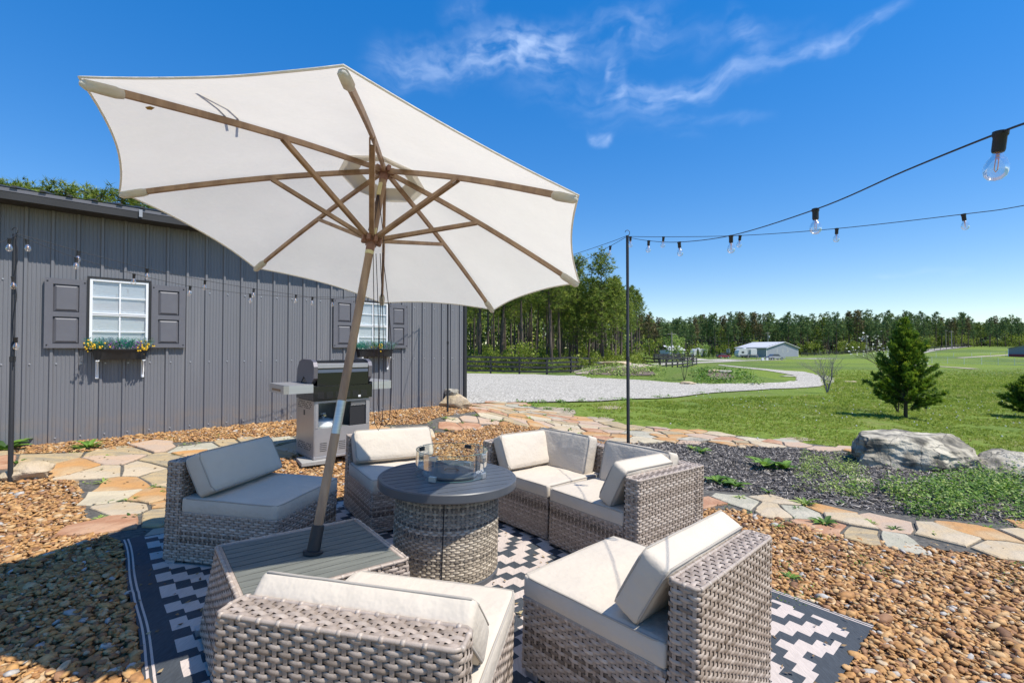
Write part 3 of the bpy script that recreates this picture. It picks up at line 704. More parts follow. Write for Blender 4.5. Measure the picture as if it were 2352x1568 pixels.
def flowerbox(t0_, t1_, label, seed):
    rr = random.Random(seed); z0, z1 = 1.292, 1.43
    fb = thing('flower_box', label, 'flower box', mat=MW @ Matrix.Translation(((t0_+t1_)/2, 0, z0)))
    L = (t1_-t0_)/2
    b = MB(); n = 10; outer = []
    ring = lambda k, z, bul: [(-L*k, .035), (-L*k, .14)]+[(-L*k+2*L*k*i/n, .15+bul*math.sin(math.pi*i/n)) for i in range(1, n)]+[(L*k, .14), (L*k, .035)]
    A_ = ring(.93, 0, .02); B_ = ring(1, 0, .07); B2 = ring(1.04, 0, .08); m = len(A_)
    v = [(x, y, 0) for x, y in A_]+[(x, y, z1-z0-.015) for x, y in B_]+[(x, y, z1-z0-.013) for x, y in B2]+[(x, y, z1-z0) for x, y in B2]+[(x*.96, (y-.09)*.93+.09, z1-z0-.002) for x, y in B_]
    f = [tuple(range(m))]
    for q in range(4): f += [(q*m+i, (q+1)*m+i, (q+1)*m+(i+1) % m, q*m+(i+1) % m) for i in range(m)]
    f.append(tuple(range(4*m, 5*m))); b.add(v, f); b.obj('planter', M_blackm, fb, smooth=True, angle=35)
    for x in (-L*.82, L*.86):
        MB().add([(x-.017, .022, -.006), (x+.017, .022, -.006), (x+.017, .165, -.006), (x-.017, .165, -.006), (x-.017, .022, -.02), (x+.017, .022, -.02), (x+.017, .165, -.02), (x-.017, .165, -.02)], [(0, 1, 2, 3), (7, 6, 5, 4), (0, 4, 5, 1), (1, 5, 6, 2), (2, 6, 7, 3), (3, 7, 4, 0)]).box((x-.017, .0265, -.24), (x+.017, .031, -.02)).add([(x-.004, .026, -.21), (x-.004, .15, -.022), (x-.004, .026, -.022), (x+.004, .026, -.21), (x+.004, .15, -.022), (x+.004, .026, -.022)], [(0, 1, 2), (5, 4, 3), (0, 3, 4, 1)]).obj('bracket', M_white, fb)
    kinds = [MB() for _ in range(3)]; fl = [MB(), MB(), MB()]; H = z1-z0
    for i in range(300):
        x = rr.uniform(-L*1.0, L*1.0); y = rr.uniform(.04, .2); u_ = abs(x)/L
        kd = kinds[0 if (x < -L*.55 or -.1*L < x < .35*L) else (1 if rr.random() < .8 else 2)]
        hgt = rr.uniform(.06, .15); lean = (x/L*.06+rr.uniform(-.04, .04), rr.uniform(-.02, .07))
        base = Vector((x, y, H-.01)); tip = base+Vector((lean[0], lean[1], hgt))
        kd.tube([base, base.lerp(tip, .5)+Vector((0, 0, .01)), tip], .0012, 3, caps=False)
        for s in range(9):
            p = base.lerp(tip, .3+.7*s/8); a = rr.uniform(0, 6.28); ln = rr.uniform(.018, .036)
            d = Vector((math.cos(a), math.sin(a), rr.uniform(.1, .9))).normalized(); q = d.orthogonal().normalized()*.0035
            kd.add([p-q, p+d*ln*.5+q, p+d*ln, p+d*ln*.5-q], [(0, 1, 2), (0, 2, 3)])
    v1_, f1_ = ico(1)
    def ball(mb, p, r): mb.add([tuple(p+Vector(v)*r) for v in v1_], f1_)
    ends = ((-L*.98, 40), (L*.92, 40)) if seed == 1 else ((-.01, 16), (.05, 8))
    for cx, cnt in ends:
        for i in range(cnt):
            base = Vector((cx*.85, rr.uniform(.1, .18), H)); tip = Vector((cx+rr.gauss(0, .045), rr.uniform(.1, .27), H+rr.gauss(.035, .035)))
            if seed != 1: tip.x = cx+rr.gauss(0, .04)
            kinds[0].tube([base, base.lerp(tip, .5)+Vector((0, 0, .02)), tip], .001, 3, caps=False); ball(fl[0], tip, rr.uniform(.009, .0135))
    for i in range(44 if seed == 1 else 14): ball(fl[1], Vector((rr.uniform(-.12, .2), rr.uniform(.12, .25), H+rr.uniform(.0, .09))), rr.uniform(.007, .011))
    for i in range(26): ball(fl[2], Vector((rr.uniform(-L, L), rr.uniform(.1, .22), H+rr.uniform(.03, .1))), .0035)
    for kd, nm, m in zip(kinds+fl, ('foliage', 'foliage', 'foliage', 'flowers', 'flowers', 'flowers'), M_leafs+[M_yel, M_pur, M_pink]):
        if kd.v: o = kd.obj(nm, m, fb); o['kind'] = 'stuff'
flowerbox(.60, 1.145, 'black window box of teal, yellow and purple flowers under the left window', 1)
flowerbox(4.10, 4.76, 'black window box of teal foliage under the window behind the parasol pole', 2)

# ---------------- grill ----------------
A0 = AT(720.4, 1055.9, 5.7)
MG = Matrix(((WD.x, -WN.x, 0, A0.x), (WD.y, -WN.y, 0, A0.y), (0, 0, 1, A0.z), (0, 0, 0, 1)))
gr = thing('gas_grill', 'silver and black gas grill with two side shelves seen from behind beside the building', 'grill', mat=MG)
M_galv = mat('galvanised', (.42, .44, .42), .35, metal=.6, var=.15, vscale=4)
GW, GD, GH = .715, .60, .70
def slots(mb, x0, x1, z0, z1, cols, rows, y, hx=.75, hz=.45):
    dx = (x1-x0)/cols; dz = (z1-z0)/rows
    for i in range(cols):
        for j in range(rows): mb.box((x0+i*dx, y-.0015, z0+j*dz), (x0+i*dx+dx*hx, y, z0+j*dz+dz*hz))
MB().box((0, 0, 0), (.012, GD, GH)).obj('side_panel', M_steelp, gr); MB().box((GW-.012, 0, 0), (GW, GD, GH)).obj('side_panel', M_steelp, gr)
bp = MB().box((.0125, -.004, .035), (GW-.0125, .008, .365)); bpo = bp.obj('back_panel', M_steelp, gr)
s = MB(); slots(s, .07, .66, .09, .205, 5, 5, -.0045, .72, .3); s.obj('vent_slots', M_groove, bpo)
MB().box((-.006, -.01, -.002), (GW+.006, GD+.01, .032), ch=.006).obj('base_skirt', M_steelp, gr)
MB().box((.0125, -.006, .37), (.05, .01, GH)).box((GW-.05, -.006, .37), (GW-.0125, .01, GH)).box((.0505, -.0055, GH-.025), (GW-.0505, .009, GH)).obj('back_frame', M_steelp, gr)
MB().box((.013, GD-.02, .04), (GW-.013, GD-.01, GH)).box((.013, .01, .36), (.44, GD-.021, .366)).obj('door_inside', M_galv, gr)
MB().box((.455, .012, .372), (GW-.051, .018, .60)).obj('heat_shield', M_blackm, gr)
s = MB()
for i in range(10):
    for j in range(4): s.lathe([(.0075, 0), (.0075, .002)], 6, Matrix.Translation((.47+i*.02+(j % 2)*.01, .008, .62+j*.014)) @ Matrix.Rotation(math.pi/2, 4, 'X'))
s.obj('vent_holes', M_steelp, gr)
for zz, nm in ((.09, 4), (.6, 4)):
    s = MB()
    for i in range(9):
        for j in range(nm):
            if (i*7+j*3) % 5: s.box((-.0015, .08+i*.052+(j % 2)*.02, zz+j*.024), (.0, .108+i*.052+(j % 2)*.02, zz+j*.024+.011))
    s.obj('side_vents', M_groove, gr)
MB().box((-.004, .30, .51), (0.0005, .345, .575), ch=.0015).obj('tank_gauge', M_black, gr)
tk = MB(); tk.lathe([(.0, .37), (.10, .372), (.145, .40), (.15, .43), (.15, .34), (.15, .1), (.13, .06), (0, .05)][2:], 20, Matrix.Translation((.22, .28, 0))); tk.lathe([(.148, .40), (.13, .425), (.07, .45), (.02, .455)], 20, Matrix.Translation((.22, .28, 0)))
tk.lathe([(.018, .45), (.018, .5), (.03, .5), (.03, .52)], 10, Matrix.Translation((.22, .28, 0))); tk.obj('propane_tank', M_white, gr, smooth=True, angle=40)
MB().tube([(.22, .24, .5), (.14, .2, .49), (.1, .2, .56), (.12, .25, .68)], .009, 8).obj('gas_hose', M_black, gr, smooth=True)
MB().lathe([(.017, 0), (.017, .03), (.01, .035)], 8, Matrix.Translation((.2, .2, .50)) @ Matrix.Rotation(math.pi/2, 4, 'X')).obj('regulator', M_brass, gr)
MB().box((-.02, -.03, .712), (GW+.02, GD-.04, .88)).box((.01, .0, .69), (GW-.01, GD-.06, .711)).obj('firebox', M_black, gr)
s = MB(); slots(s, .03, .69, .735, .815, 6, 6, -.0305, .72, .45); s.obj('firebox_vents', M_groove, gr)
MB().box((.545, -.0325, .725), (.578, -.0305, .75)).obj('rating_sticker', M_white, gr)
# lid: black shell between painted ends
LP = [(-.015, .885), (-.02, 1.10), (.02, 1.165), (.10, 1.19), (.36, 1.195), (.44, 1.17), (.50, 1.11), (.535, 1.0), (.55, .90)]
n = len(LP)
lid = MB().add([(.03, y, z) for y, z in LP]+[(GW-.03, y, z) for y, z in LP], [(i, i+1, n+i+1, n+i) for i in range(n-1)]+[(n-1, 0, n, 2*n-1)]).obj('lid', M_black, gr)
MB().box((.031, -.024, 1.10), (GW-.031, .018, 1.155), ch=.004).obj('lid_trim', M_steelp, lid)
MB().box((.035, -.0235, 1.045), (GW-.035, -.019, 1.085)).obj('lid_trim', mat('lid_blue_grey', (.09, .11, .15), .3), lid)
for x0, x1 in ((-.018, .03), (GW-.03, GW+.018)):
    e = [(-.028, .98), (-.035, 1.12), (-.01, 1.175), (.06, 1.205), (.36, 1.212), (.46, 1.18), (.53, 1.09), (.56, .93), (.555, .885), (.44, .885), (.30, 1.0), (.17, .90), (.05, .91)]
    MB().prism([(y, z) for y, z in e], x0, x1, Matrix(((0, 0, 1, 0), (1, 0, 0, 0), (0, 1, 0, 0), (0, 0, 0, 1)))).obj('lid_end', M_lidgrey, lid)
MB().box((-.012, .17, .885), (.028, .44, .97)).box((GW-.028, .17, .885), (GW+.012, .44, .97)).obj('hinge_block', M_black, gr)
for s0, s1 in ((-.345, -.022), (GW+.022, GW+.33)):
    near_, far_ = (s1, s0) if s0 < 0 else (s0, s1); c = .045 if s0 < 0 else -.045
    poly = [(near_, -.035), (far_+c, -.035), (far_, .01), (far_, .56), (far_+c, .60), (near_, .60)]
    if s0 > 0: poly = poly[::-1]
    sh = MB().prism(poly, .81, .905).obj('side_shelf', M_silver, gr)
    MB().prism([(x*.985+(near_)*.015, y*.97+.01) for x, y in poly], .906, .913).obj('shelf_top', M_steelp, sh)
    MB().box((min(far_, far_-.002 if s0 < 0 else far_), .12, .835), (far_+(-.0 if s0 < 0 else .002), .44, .862)).obj('towel_slot', mat('slot_bronze', (.25, .16, .09), .5), sh)
for x in (-.05, GW-.2):
    o = MB().box((-.10, -.07, -.045), (.26, .30, 0), ch=.006).obj('concrete_paver', mat('paver_grey', (.33, .32, .30), .95, bump=.5), None)
    o.matrix_world = MG @ Matrix.Translation((x, 0, -.004)) @ Matrix.Rotation(R(-9 if x < 0 else 6), 4, 'Z')
    tag(o, 'grey concrete paver under the %s of the grill' % ('left end' if x < 0 else 'right end'), 'paver', 'pavers carrying the grill')

# ---------------- wicker ----------------
def resample(pts, closed, step):
    P = [Vector(p) for p in pts]; 
    if closed: P.append(P[0])
    L = [0]
    for a, b in zip(P, P[1:]): L.append(L[-1]+(b-a).length)
    n = max(8, int(round(L[-1]/step)))
    if closed: n = max(8, int(round(L[-1]/step/8))*8)
    out = []; j = 0
    for i in range(n if closed else n+1):
        d = L[-1]*i/n
        while j < len(L)-2 and L[j+1] < d: j += 1
        out.append(P[j].lerp(P[j+1], (d-L[j])/max(1e-9, L[j+1]-L[j])))
    return out
def roundrect(x0, y0, x1, y1, r=.014, n=3):
    out = []
    for cx, cy, a0 in ((x1-r, y0+r, -90), (x1-r, y1-r, 0), (x0+r, y1-r, 90), (x0+r, y0+r, 180)):
        for i in range(n+1): a = R(a0+90*i/n); out.append((cx+r*math.cos(a), cy+r*math.sin(a)))
    return out
KS = 4
def strands(b, P, Nn, U, rows, h, A, closed, seed, dark=.25):
    """woven ribbons: P base points, Nn outward normals, U row direction vector fn(i)->Vector, rows count"""
    g = random.Random(seed); n = len(P)
    for r in range(rows):
        v = []; tn = []; base = g.gauss(.62, .10); run = g.uniform(0, 50)
        if g.random() < dark: base -= g.uniform(.15, .4)
        for i in range(n):
            ph = math.cos(math.pi*(i/KS+r)); o = A*math.tanh(2.6*ph)
            zc = (r+.5)*h; nn = Nn[i]; p = P[i]; u_ = U(i, zc/(rows*h))
            hw = h*(.485 if ph > -.5 else .45)
            for dz, do in ((-hw, o-.0028), (-hw*.5, o+.0004), (hw*.5, o+.0004), (hw, o-.0028)):
                v.append(p+u_(zc+dz)+nn*do)
            t_ = base+.16*noise.noise(Vector((i*.09+run, r*3.1, seed)))+(.04 if ph > 0 else -.10)
            tn += [min(1, max(0, t_))]*4
        f = []
        for i in range(n if closed else n-1):
            a, c = i*4, ((i+1) % n)*4
            for q in range(3): f.append((a+q, c+q, c+q+1, a+q+1))
        k = len(b.v); b.v += [tuple(x) for x in v]; b.f += [tuple(y+k for y in x) for x in f]; b.m += [b.mi]*len(f); b.t += tn
def weave_wall(b, pts, z0, z1, closed=True, A=.0029, rowh=.0168, pitch=.0345, flare=0., seed=1, dark=.25, ctr=(0, 0)):
    P = resample([(x, y, 0) for x, y in pts], closed, pitch/KS); n = len(P); Nn = []
    for i in range(n):
        d = (P[(i+1) % n]-P[i-1]) if closed else (P[min(i+1, n-1)]-P[max(i-1, 0)]); d.normalize(); Nn.append(Vector((d.y, -d.x, 0)))
    rows = max(1, int(round((z1-z0)/rowh))); h = (z1-z0)/rows; c = Vector((ctr[0], ctr[1], 0))
    def U(i, _):
        def fn(z): return Vector((0, 0, z0+z))+(P[i]-c)*flare*(1-z/(z1-z0))
        return fn
    strands(b, P, Nn, U, rows, h, A, closed, seed, dark)
    b.mi = 1; m = len(b.v)
    for i in range(0, n, KS):     # upright stakes
        for dx in (0,):
            tdir = Vector((-Nn[i].y, Nn[i].x, 0))*.0068; q = Nn[i]*(.0008); a = U(i, 0)(0); e = U(i, 0)(z1-z0)
            b.mi = 0; b.tone = .55; b.add([P[i]+a-tdir+q, P[i]+a+tdir+q, P[i]+e+tdir+q, P[i]+e-tdir+q], [(0, 1, 2, 3)])
    b.mi = 1; b.tone = 0
    v = []
    for i in range(n): v += [P[i]+U(i, 0)(0)-Nn[i]*.006, P[i]+U(i, 0)(z1-z0)-Nn[i]*.006]
    f = [(2*i, 2*((i+1) % n), 2*((i+1) % n)+1, 2*i+1) for i in range(n if closed else n-1)]
    b.add(v, f); b.mi = 0; b.tone = 0
def weave_flat(b, x0, y0, x1, y1, z, rowh=.0168, pitch=.0345, A=.0026, seed=2, dark=.25):
    """top surface: strands run along x"""
    P = resample([(x0, 0, 0), (x1, 0, 0)], False, pitch/KS); Nn = [Vector((0, 0, 1))]*len(P)
    rows = max(1, int(round((y1-y0)/rowh))); h = (y1-y0)/rows
    def U(i, _):
        def fn(q): return Vector((0, y0+q, z))
        return fn
    strands(b, P, Nn, U, rows, h, A, False, seed, dark)
    for i in range(0, len(P), KS): b.tone = .5; b.add([(P[i].x-.0068, y0, z+.0008), (P[i].x+.0068, y0, z+.0008), (P[i].x+.0068, y1, z+.0008), (P[i].x-.0068, y1, z+.0008)], [(0, 1, 2, 3)])
    b.mi = 1; b.add([(x0, y0, z-.006), (x1, y0, z-.006), (x1, y1, z-.006), (x0, y1, z-.006)], [(0, 1, 2, 3)]); b.mi = 0; b.tone = 0
def edge_strand(b, pts, r=.008, wraps=.075, seed=3, closed=False):
    """flat strand laid along an edge with cross wraps"""
    g = random.Random(seed); P = resample(pts, closed, .02); b.tone = .66; b.tube(P, [.0078]*len(P), 6, closed=closed)
    st = max(2, int(wraps/.02))
    for i in range(1, len(P)-1, st):
        d = (P[i+1]-P[i-1]).normalized(); b.tone = g.uniform(.72, .9); b.tube([P[i]-d*.006, P[i]+d*.006], .0096, 6)
    b.tone = 0
WM = [M_wick, M_wickdark]
HB, CW_, DP, TB, HS_, CC = .66, .729, .806, .112, .340, .0866
def slab(b, x0, y0, x1, y1, z0, z1, seed):
    weave_wall(b, roundrect(x0, y0, x1, y1), z0, z1-.012, seed=seed)
    if (x1-x0) >= (y1-y0): weave_flat(b, x0+.01, y0+.01, x1-.01, y1-.01, z1-.005, seed=seed+5)
    else:
        c = MB(); weave_flat(c, y0+.01, -(x1-.01), y1-.01, -(x0+.01), z1-.005, seed=seed+5)
        k = len(b.v); b.v += [(-y, x, z) for x, y, z in c.v]; b.f += [tuple(i+k for i in f) for f in c.f]; b.m += c.m; b.t += c.t
    edge_strand(b, [(x, y, z1-.008) for x, y in roundrect(x0+.004, y0+.004, x1-.004, y1-.004)], closed=True, seed=seed)
def cushion_mesh(w_, d_, h_, name='cushion', r=.02, puff=.008, seed=0, cut=0.):
    def ax(h):
        a = [-h, -h+r*.3, -h+r*.75, -h+r*1.4]; m = 14; return a+[(-h+r*1.4)+(2*h-2.8*r)*i/m for i in range(1, m)]+[-x for x in a[::-1]]
    X, Y, Z = ax(w_/2), ax(d_/2), [-h_/2, -h_/2+r*.3, -h_/2+r*.75, 0, h_/2-r*.75, h_/2-r*.3, h_/2]
    idx = {}; v = []; f = []
    def vert(x, y, z):
        k = (round(x, 5), round(y, 5), round(z, 5))
        if k in idx: return idx[k]
        p = Vector((x, y, z)); H = Vector((w_/2-r, d_/2-r, h_/2-r*.8))
        q = Vector((max(-H.x, min(H.x, x)), max(-H.y, min(H.y, y)), max(-H.z, min(H.z, z)))); d = p-q
        if d.length > 1e-6: p = q+d.normalized()*min(r, max(abs(d.x), abs(d.y), abs(d.z)))
        a, c, e = 1-(2*x/w_)**2, 1-(2*y/d_)**2, 1-(2*z/h_)**2
        wr = (noise.noise(Vector((x*8+seed, y*8, z*7)))*.007+noise.noise(Vector((x*22+seed, y*22, z*7)))*.003)
        p += Vector((math.copysign(puff*.55*c*e, x) if abs(x) > .4*w_ else 0, math.copysign(puff*.55*a*e, y) if abs(y) > .4*d_ else 0, math.copysign(puff*max(0, a*c)**.5+wr*max(0, a*c), z) if abs(z) > .3*h_ else 0))
        idx[k] = len(v); v.append(p); return idx[k]
    def face(A_, B_, fn, fl):
        for i in range(len(A_)-1):
            for j in range(len(B_)-1):
                q = [vert(*fn(A_[i], B_[j])), vert(*fn(A_[i+1], B_[j])), vert(*fn(A_[i+1], B_[j+1])), vert(*fn(A_[i], B_[j+1]))]
                if len(set(q)) > 2: f.append(tuple(q[::-1] if fl else q))
    face(X, Y, lambda a, c: (a, c, h_/2), False); face(X, Y, lambda a, c: (a, c, -h_/2), True)
    face(X, Z, lambda a, c: (a, -d_/2, c), False); face(X, Z, lambda a, c: (a, d_/2, c), True)
    face(Y, Z, lambda a, c: (w_/2, a, c), False); face(Y, Z, lambda a, c: (-w_/2, a, c), True)
    b = MB().add(v, f); me = b.mesh(name, M_cush, smooth=True)
    p = MB()
    for zz in (h_/2-.005, -h_/2+.005):
        e = resample([(x, y, zz) for x, y in roundrect(-w_/2+.003, -d_/2+.003, w_/2-.003, d_/2-.003, .02, 4)], True, .05)
        e = [q+Vector((0, 0, .003*noise.noise(Vector((q.x*6+seed, q.y*6, 0))))) for q in e]
        p.tube(e, .0048, 6, closed=True)
    return me, p.mesh('piping', M_pipe, smooth=True)
ME_seat = cushion_mesh(CW_-.004, DP-TB-.004, CC+.008, 'seat_cushion', seed=1)
ME_back = cushion_mesh(CW_-.02, .275, .115, 'back_cushion', seed=5, r=.024, puff=.012)
DC = .797
ME_cseat = cushion_mesh(DC-TB-.004, DC-TB-.004, CC+.008, 'seat_cushion', seed=9)
ME_cback = cushion_mesh(DC-TB-.08, .33, .115, 'back_cushion', seed=15, r=.024, puff=.012)
ME_cside = cushion_mesh(.56, .30, .115, 'back_cushion', seed=25, r=.024, puff=.012)
def put_cushion(mes, name, parent, M):
    o = link(mes[0], name, parent); o.matrix_local = M; link(mes[1], 'piping', o); return o
def lean(cx, y_in, deg=62):
    # cushion plate (w x .36 x .115) leaning back against a slab whose inner face is at y_in
    th = R(deg); cy = .1375*math.cos(th)+.0575*math.sin(th); cz = .1375*math.sin(th)+.0575*math.cos(th)
    return Matrix.Translation((cx, y_in+cy+.002, HS_+CC+cz+.002)) @ Matrix.Rotation(math.pi-th, 4, 'X')
fm = MB()
def make_armless():
    t = thing('wicker_armless_chair', 'x', 'chair')
    b = MB(); slab(b, -CW_/2, 0, CW_/2, TB, .027, HB, 11); b.obj('backrest', WM, t, smooth=True, tone=True)
    b = MB(); weave_wall(b, [(CW_/2-.003, TB+.004)]+roundrect(-CW_/2+.003, TB+.004, CW_/2-.003, DP)[4:12]+[(-CW_/2+.003, TB+.004)], .027, HS_-.01, closed=False, seed=21, dark=.3)
    b.tone = .5; b.box((-CW_/2+.008, TB+.004, HS_-.03), (CW_/2-.008, DP-.008, HS_-.004)); edge_strand(b, [(CW_/2-.008, TB+.02, HS_-.008), (CW_/2-.008, DP-.006, HS_-.008), (-CW_/2+.008, DP-.006, HS_-.008), (-CW_/2+.008, TB+.02, HS_-.008)], wraps=.035)
    b.obj('seat_base', WM, t, smooth=True, tone=True)
    for x in (-CW_/2+.006, CW_/2-.076):
        for y in (.02, DP-.1): MB().box((x, y, 0), (x+.07, y+.07, .03)).obj('foot', M_foot, t)
    put_cushion(ME_seat, 'seat_cushion', t, Matrix.Translation((0, (TB+DP)/2+.003, HS_+CC/2)))
    put_cushion(ME_back, 'back_cushion', t, lean(0, TB))
    return t
def make_corner(sgn):
    t = thing('wicker_corner_seat', 'x', 'corner sofa')
    b = MB(); slab(b, -DC/2, 0, DC/2, TB, .027, HB, 31); b.obj('backrest', WM, t, smooth=True, tone=True)
    x0, x1 = (-DC/2, -DC/2+TB) if sgn < 0 else (DC/2-TB, DC/2)
    b = MB(); slab(b, x0, TB+.002, x1, DC, .027, HB, 41); b.obj('side_backrest', WM, t, smooth=True, tone=True)
    a, c = (-DC/2+TB+.002, DC/2-.003) if sgn < 0 else (-DC/2+.003, DC/2-TB-.002)
    b = MB(); weave_wall(b, [(c, TB+.004)]+roundrect(a, TB+.004, c, DC-.004)[4:12]+[(a, TB+.004)], .027, HS_-.01, closed=False, seed=51, dark=.3)
    b.tone = .5; b.box((a+.005, TB+.004, HS_-.03), (c-.005, DC-.01, HS_-.004)); edge_strand(b, [(c-.005, TB+.02, HS_-.008), (c-.005, DC-.01, HS_-.008), (a+.005, DC-.01, HS_-.008)], wraps=.035)
    b.obj('seat_base', WM, t, smooth=True, tone=True)
    for x in (-DC/2+.006, DC/2-.076):
        for y in (.02, DC-.1): MB().box((x, y, 0), (x+.07, y+.07, .03)).obj('foot', M_foot, t)
    put_cushion(ME_cseat, 'seat_cushion', t, Matrix.Translation(((a+c)/2, (TB+DC)/2, HS_+CC/2)))
    m = -sgn
    put_cushion(ME_cback, 'back_cushion', t, lean(m*.04, TB, 77))
    # side cushion leans on the arm slab
    q = Matrix.Translation((sgn*DC/2, 0, 0)) @ Matrix.Rotation(math.pi/2*sgn, 4, 'Z')
    put_cushion(ME_cside, 'back_cushion', t, q @ Matrix.Translation((sgn*.50, 0, 0)) @ lean(0, TB, 64))
    return t
arm0 = make_armless()
spots = [(.8591, 1.8064, .7738, 'cream cushioned armless wicker chair in full sun at the right, its back to the gravel'),
         (-.5043, 1.2653, -.1888, 'armless wicker chair nearest the camera, seen from behind with sunlit cushions'),
         (-2.2133, 3.4355, -1.7307, 'shaded armless wicker chair at the left edge of the rug, side toward the camera'),
         (-1.2205, 4.4771, -2.5586, 'armless wicker chair half in shade behind the round fire table')]
for i, (x, y, a, lb) in enumerate(spots):
    c = arm0 if i == 0 else copy_tree(arm0)
    c.matrix_world = patio(x, y, .012, a); c['label'] = lb
    if i == 1:
        for ch in c.children:
            if ch.name.startswith('back_cushion'): ch.matrix_local = lean(0, TB-.015, 44)
    c['group'] = 'armless wicker chairs around the fire table'
cD = make_corner(-1); cD.matrix_world = patio(1.1338, 3.7523, .012, 2.26); tag(cD, 'right corner unit of the cream cushioned wicker sofa', 'corner sofa', 'wicker corner sofa units')
cC = make_corner(1); cC.matrix_world = patio(.5783, 4.4231, .012, 2.312); tag(cC, 'left corner unit of the cream cushioned wicker sofa, beside the fire table', 'corner sofa', 'wicker corner sofa units')

# ---------------- side table that carries the parasol ----------------
TWd, TDp, TH = .711, .6752, .431
tb = thing('wicker_table', 'square wicker table with grey slatted top that holds the parasol pole', 'table', mat=patio(-.9935, 2.3026, .012, .6804))
b = MB(); weave_wall(b, roundrect(-TWd/2, -TDp/2, TWd/2, TDp/2, .012), .02, TH-.012, flare=.13, seed=61, A=.003)
edge_strand(b, [(x, y, TH-.008) for x, y in roundrect(-TWd/2+.003, -TDp/2+.003, TWd/2-.003, TDp/2-.003)], closed=True)
b.tone = .6
for a, c in (((-TWd/2+.006, -TDp/2+.006), (TWd/2-.006, -TDp/2+.024)), ((-TWd/2+.006, TDp/2-.024), (TWd/2-.006, TDp/2-.006)), ((-TWd/2+.006, -TDp/2+.024), (-TWd/2+.024, TDp/2-.024)), ((TWd/2-.024, -TDp/2+.024), (TWd/2-.006, TDp/2-.024))): b.box((a[0], a[1], TH-.02), (c[0], c[1], TH-.004))
b.obj('wicker_body', WM, tb, smooth=True, tone=True)
MB().box((-TWd/2+.02, -TDp/2+.02, TH-.035), (TWd/2-.02, TDp/2-.02, TH-.022)).obj('top_backing', M_groove, tb)
k = 11; pw = (TDp-.054)/k
for i in range(k):
    y0 = -TDp/2+.027+i*pw
    MB().box((-TWd/2+.026, y0+.003, TH-.021), (TWd/2-.026, y0+pw-.003, TH-.006-.0004*(i % 2)), ch=.0012).obj('plank', M_plank, tb)
for sx in (-1, 1):
    for sy in (-1, 1): MB().box((sx*(TWd/2*1.1)-.025, sy*(TDp/2*1.1)-.025, 0), (sx*(TWd/2*1.1)+.025, sy*(TDp/2*1.1)+.025, .03)).obj('foot', M_foot, tb)

# ---------------- fire pit ----------------
pc = Vector((-.44, 3.13)); ptop = .61; PR = .452
pitM = patio(pc.x, pc.y, .012, 0)
pit = thing('fire_table', 'round wicker fire table with charcoal slatted top in the middle of the seats', 'fire pit', mat=pitM)
rb = .335
b = MB(); weave_wall(b, [(rb*math.cos(2*math.pi*i/72), rb*math.sin(2*math.pi*i/72)) for i in range(72)], .035, .525, rowh=.0148, pitch=.028, A=.0026, seed=77, dark=.42, flare=.02)
b.obj('wicker_drum', [M_pit, M_wickdark], pit, smooth=True, tone=True)
for a in (R(-86), R(95)): MB().tube([(math.cos(a)*(rb+.010), math.sin(a)*(rb+.010), .035), (math.cos(a)*(rb+.003), math.sin(a)*(rb+.003), .525)], .0035, 6).obj('panel_seam', M_groove, pit)
MB().lathe([(rb+.012, 0), (rb+.014, .03), (rb+.002, .036)], 48).obj('base_ring', M_slate, pit, smooth=True, angle=30)
MB().lathe([(rb-.02, .52), (rb-.02, ptop-.045)], 40).obj('burner_housing', M_blackm, pit, smooth=True, angle=30)
MB().lathe([(PR-.03, ptop-.055), (PR-.006, ptop-.057), (PR, ptop-.05), (PR, ptop-.006), (PR-.006, ptop), (PR-.028, ptop-.001), (PR-.028, ptop-.014)], 72, cap=False).obj('top_rim', M_slate, pit, smooth=True, angle=40)
MB().lathe([(PR-.03, ptop-.03), (PR-.03, ptop-.020)], 48).obj('top_backing', M_groove, pit)
k = 11; rr_ = PR-.0285; sw = 2*rr_/k; ang = R(33)
for i in range(k):
    y0, y1 = -rr_+i*sw+.0035, -rr_+(i+1)*sw-.0035; poly = []
    m_ = 8
    lo = [(math.sqrt(max(0, rr_**2-y**2)), y) for y in [y0+(y1-y0)*j/m_ for j in range(m_+1)]]
    poly = [(x, y) for x, y in lo]+[(-x, y) for x, y in lo[::-1]]
    poly = [p for j, p in enumerate(poly) if j == 0 or (Vector(p)-Vector(poly[j-1])).length > 1e-4]
    MB().prism(poly, ptop-.018, ptop-.002, Matrix.Rotation(ang, 4, 'Z')).obj('top_slat', M_slate, pit)
dcx, dcy = .015, .03
lidp = MB().lathe([(.19, ptop), (.192, ptop+.012), (.185, ptop+.018), (0.001, ptop+.019)], 48, Matrix.Translation((dcx, dcy, 0))).obj('burner_lid', M_slate, pit, smooth=True, angle=40)
MB().tube([(dcx-.05, dcy+.02, ptop+.0195), (dcx-.03, dcy+.02, ptop+.03), (dcx+.03, dcy+.02, ptop+.03), (dcx+.05, dcy+.02, ptop+.0195)], .005, 6).obj('lid_handle', M_slate, lidp)
gd = thing('glass_wind_guard', 'clear round glass wind guard with metal clips standing on the fire table', 'wind guard', mat=pitM @ Matrix.Translation((dcx, dcy, ptop)))
GR, GHt, th = .238, .165, .005; angs = [R(x) for x in (-112, -22, 68, 158)]
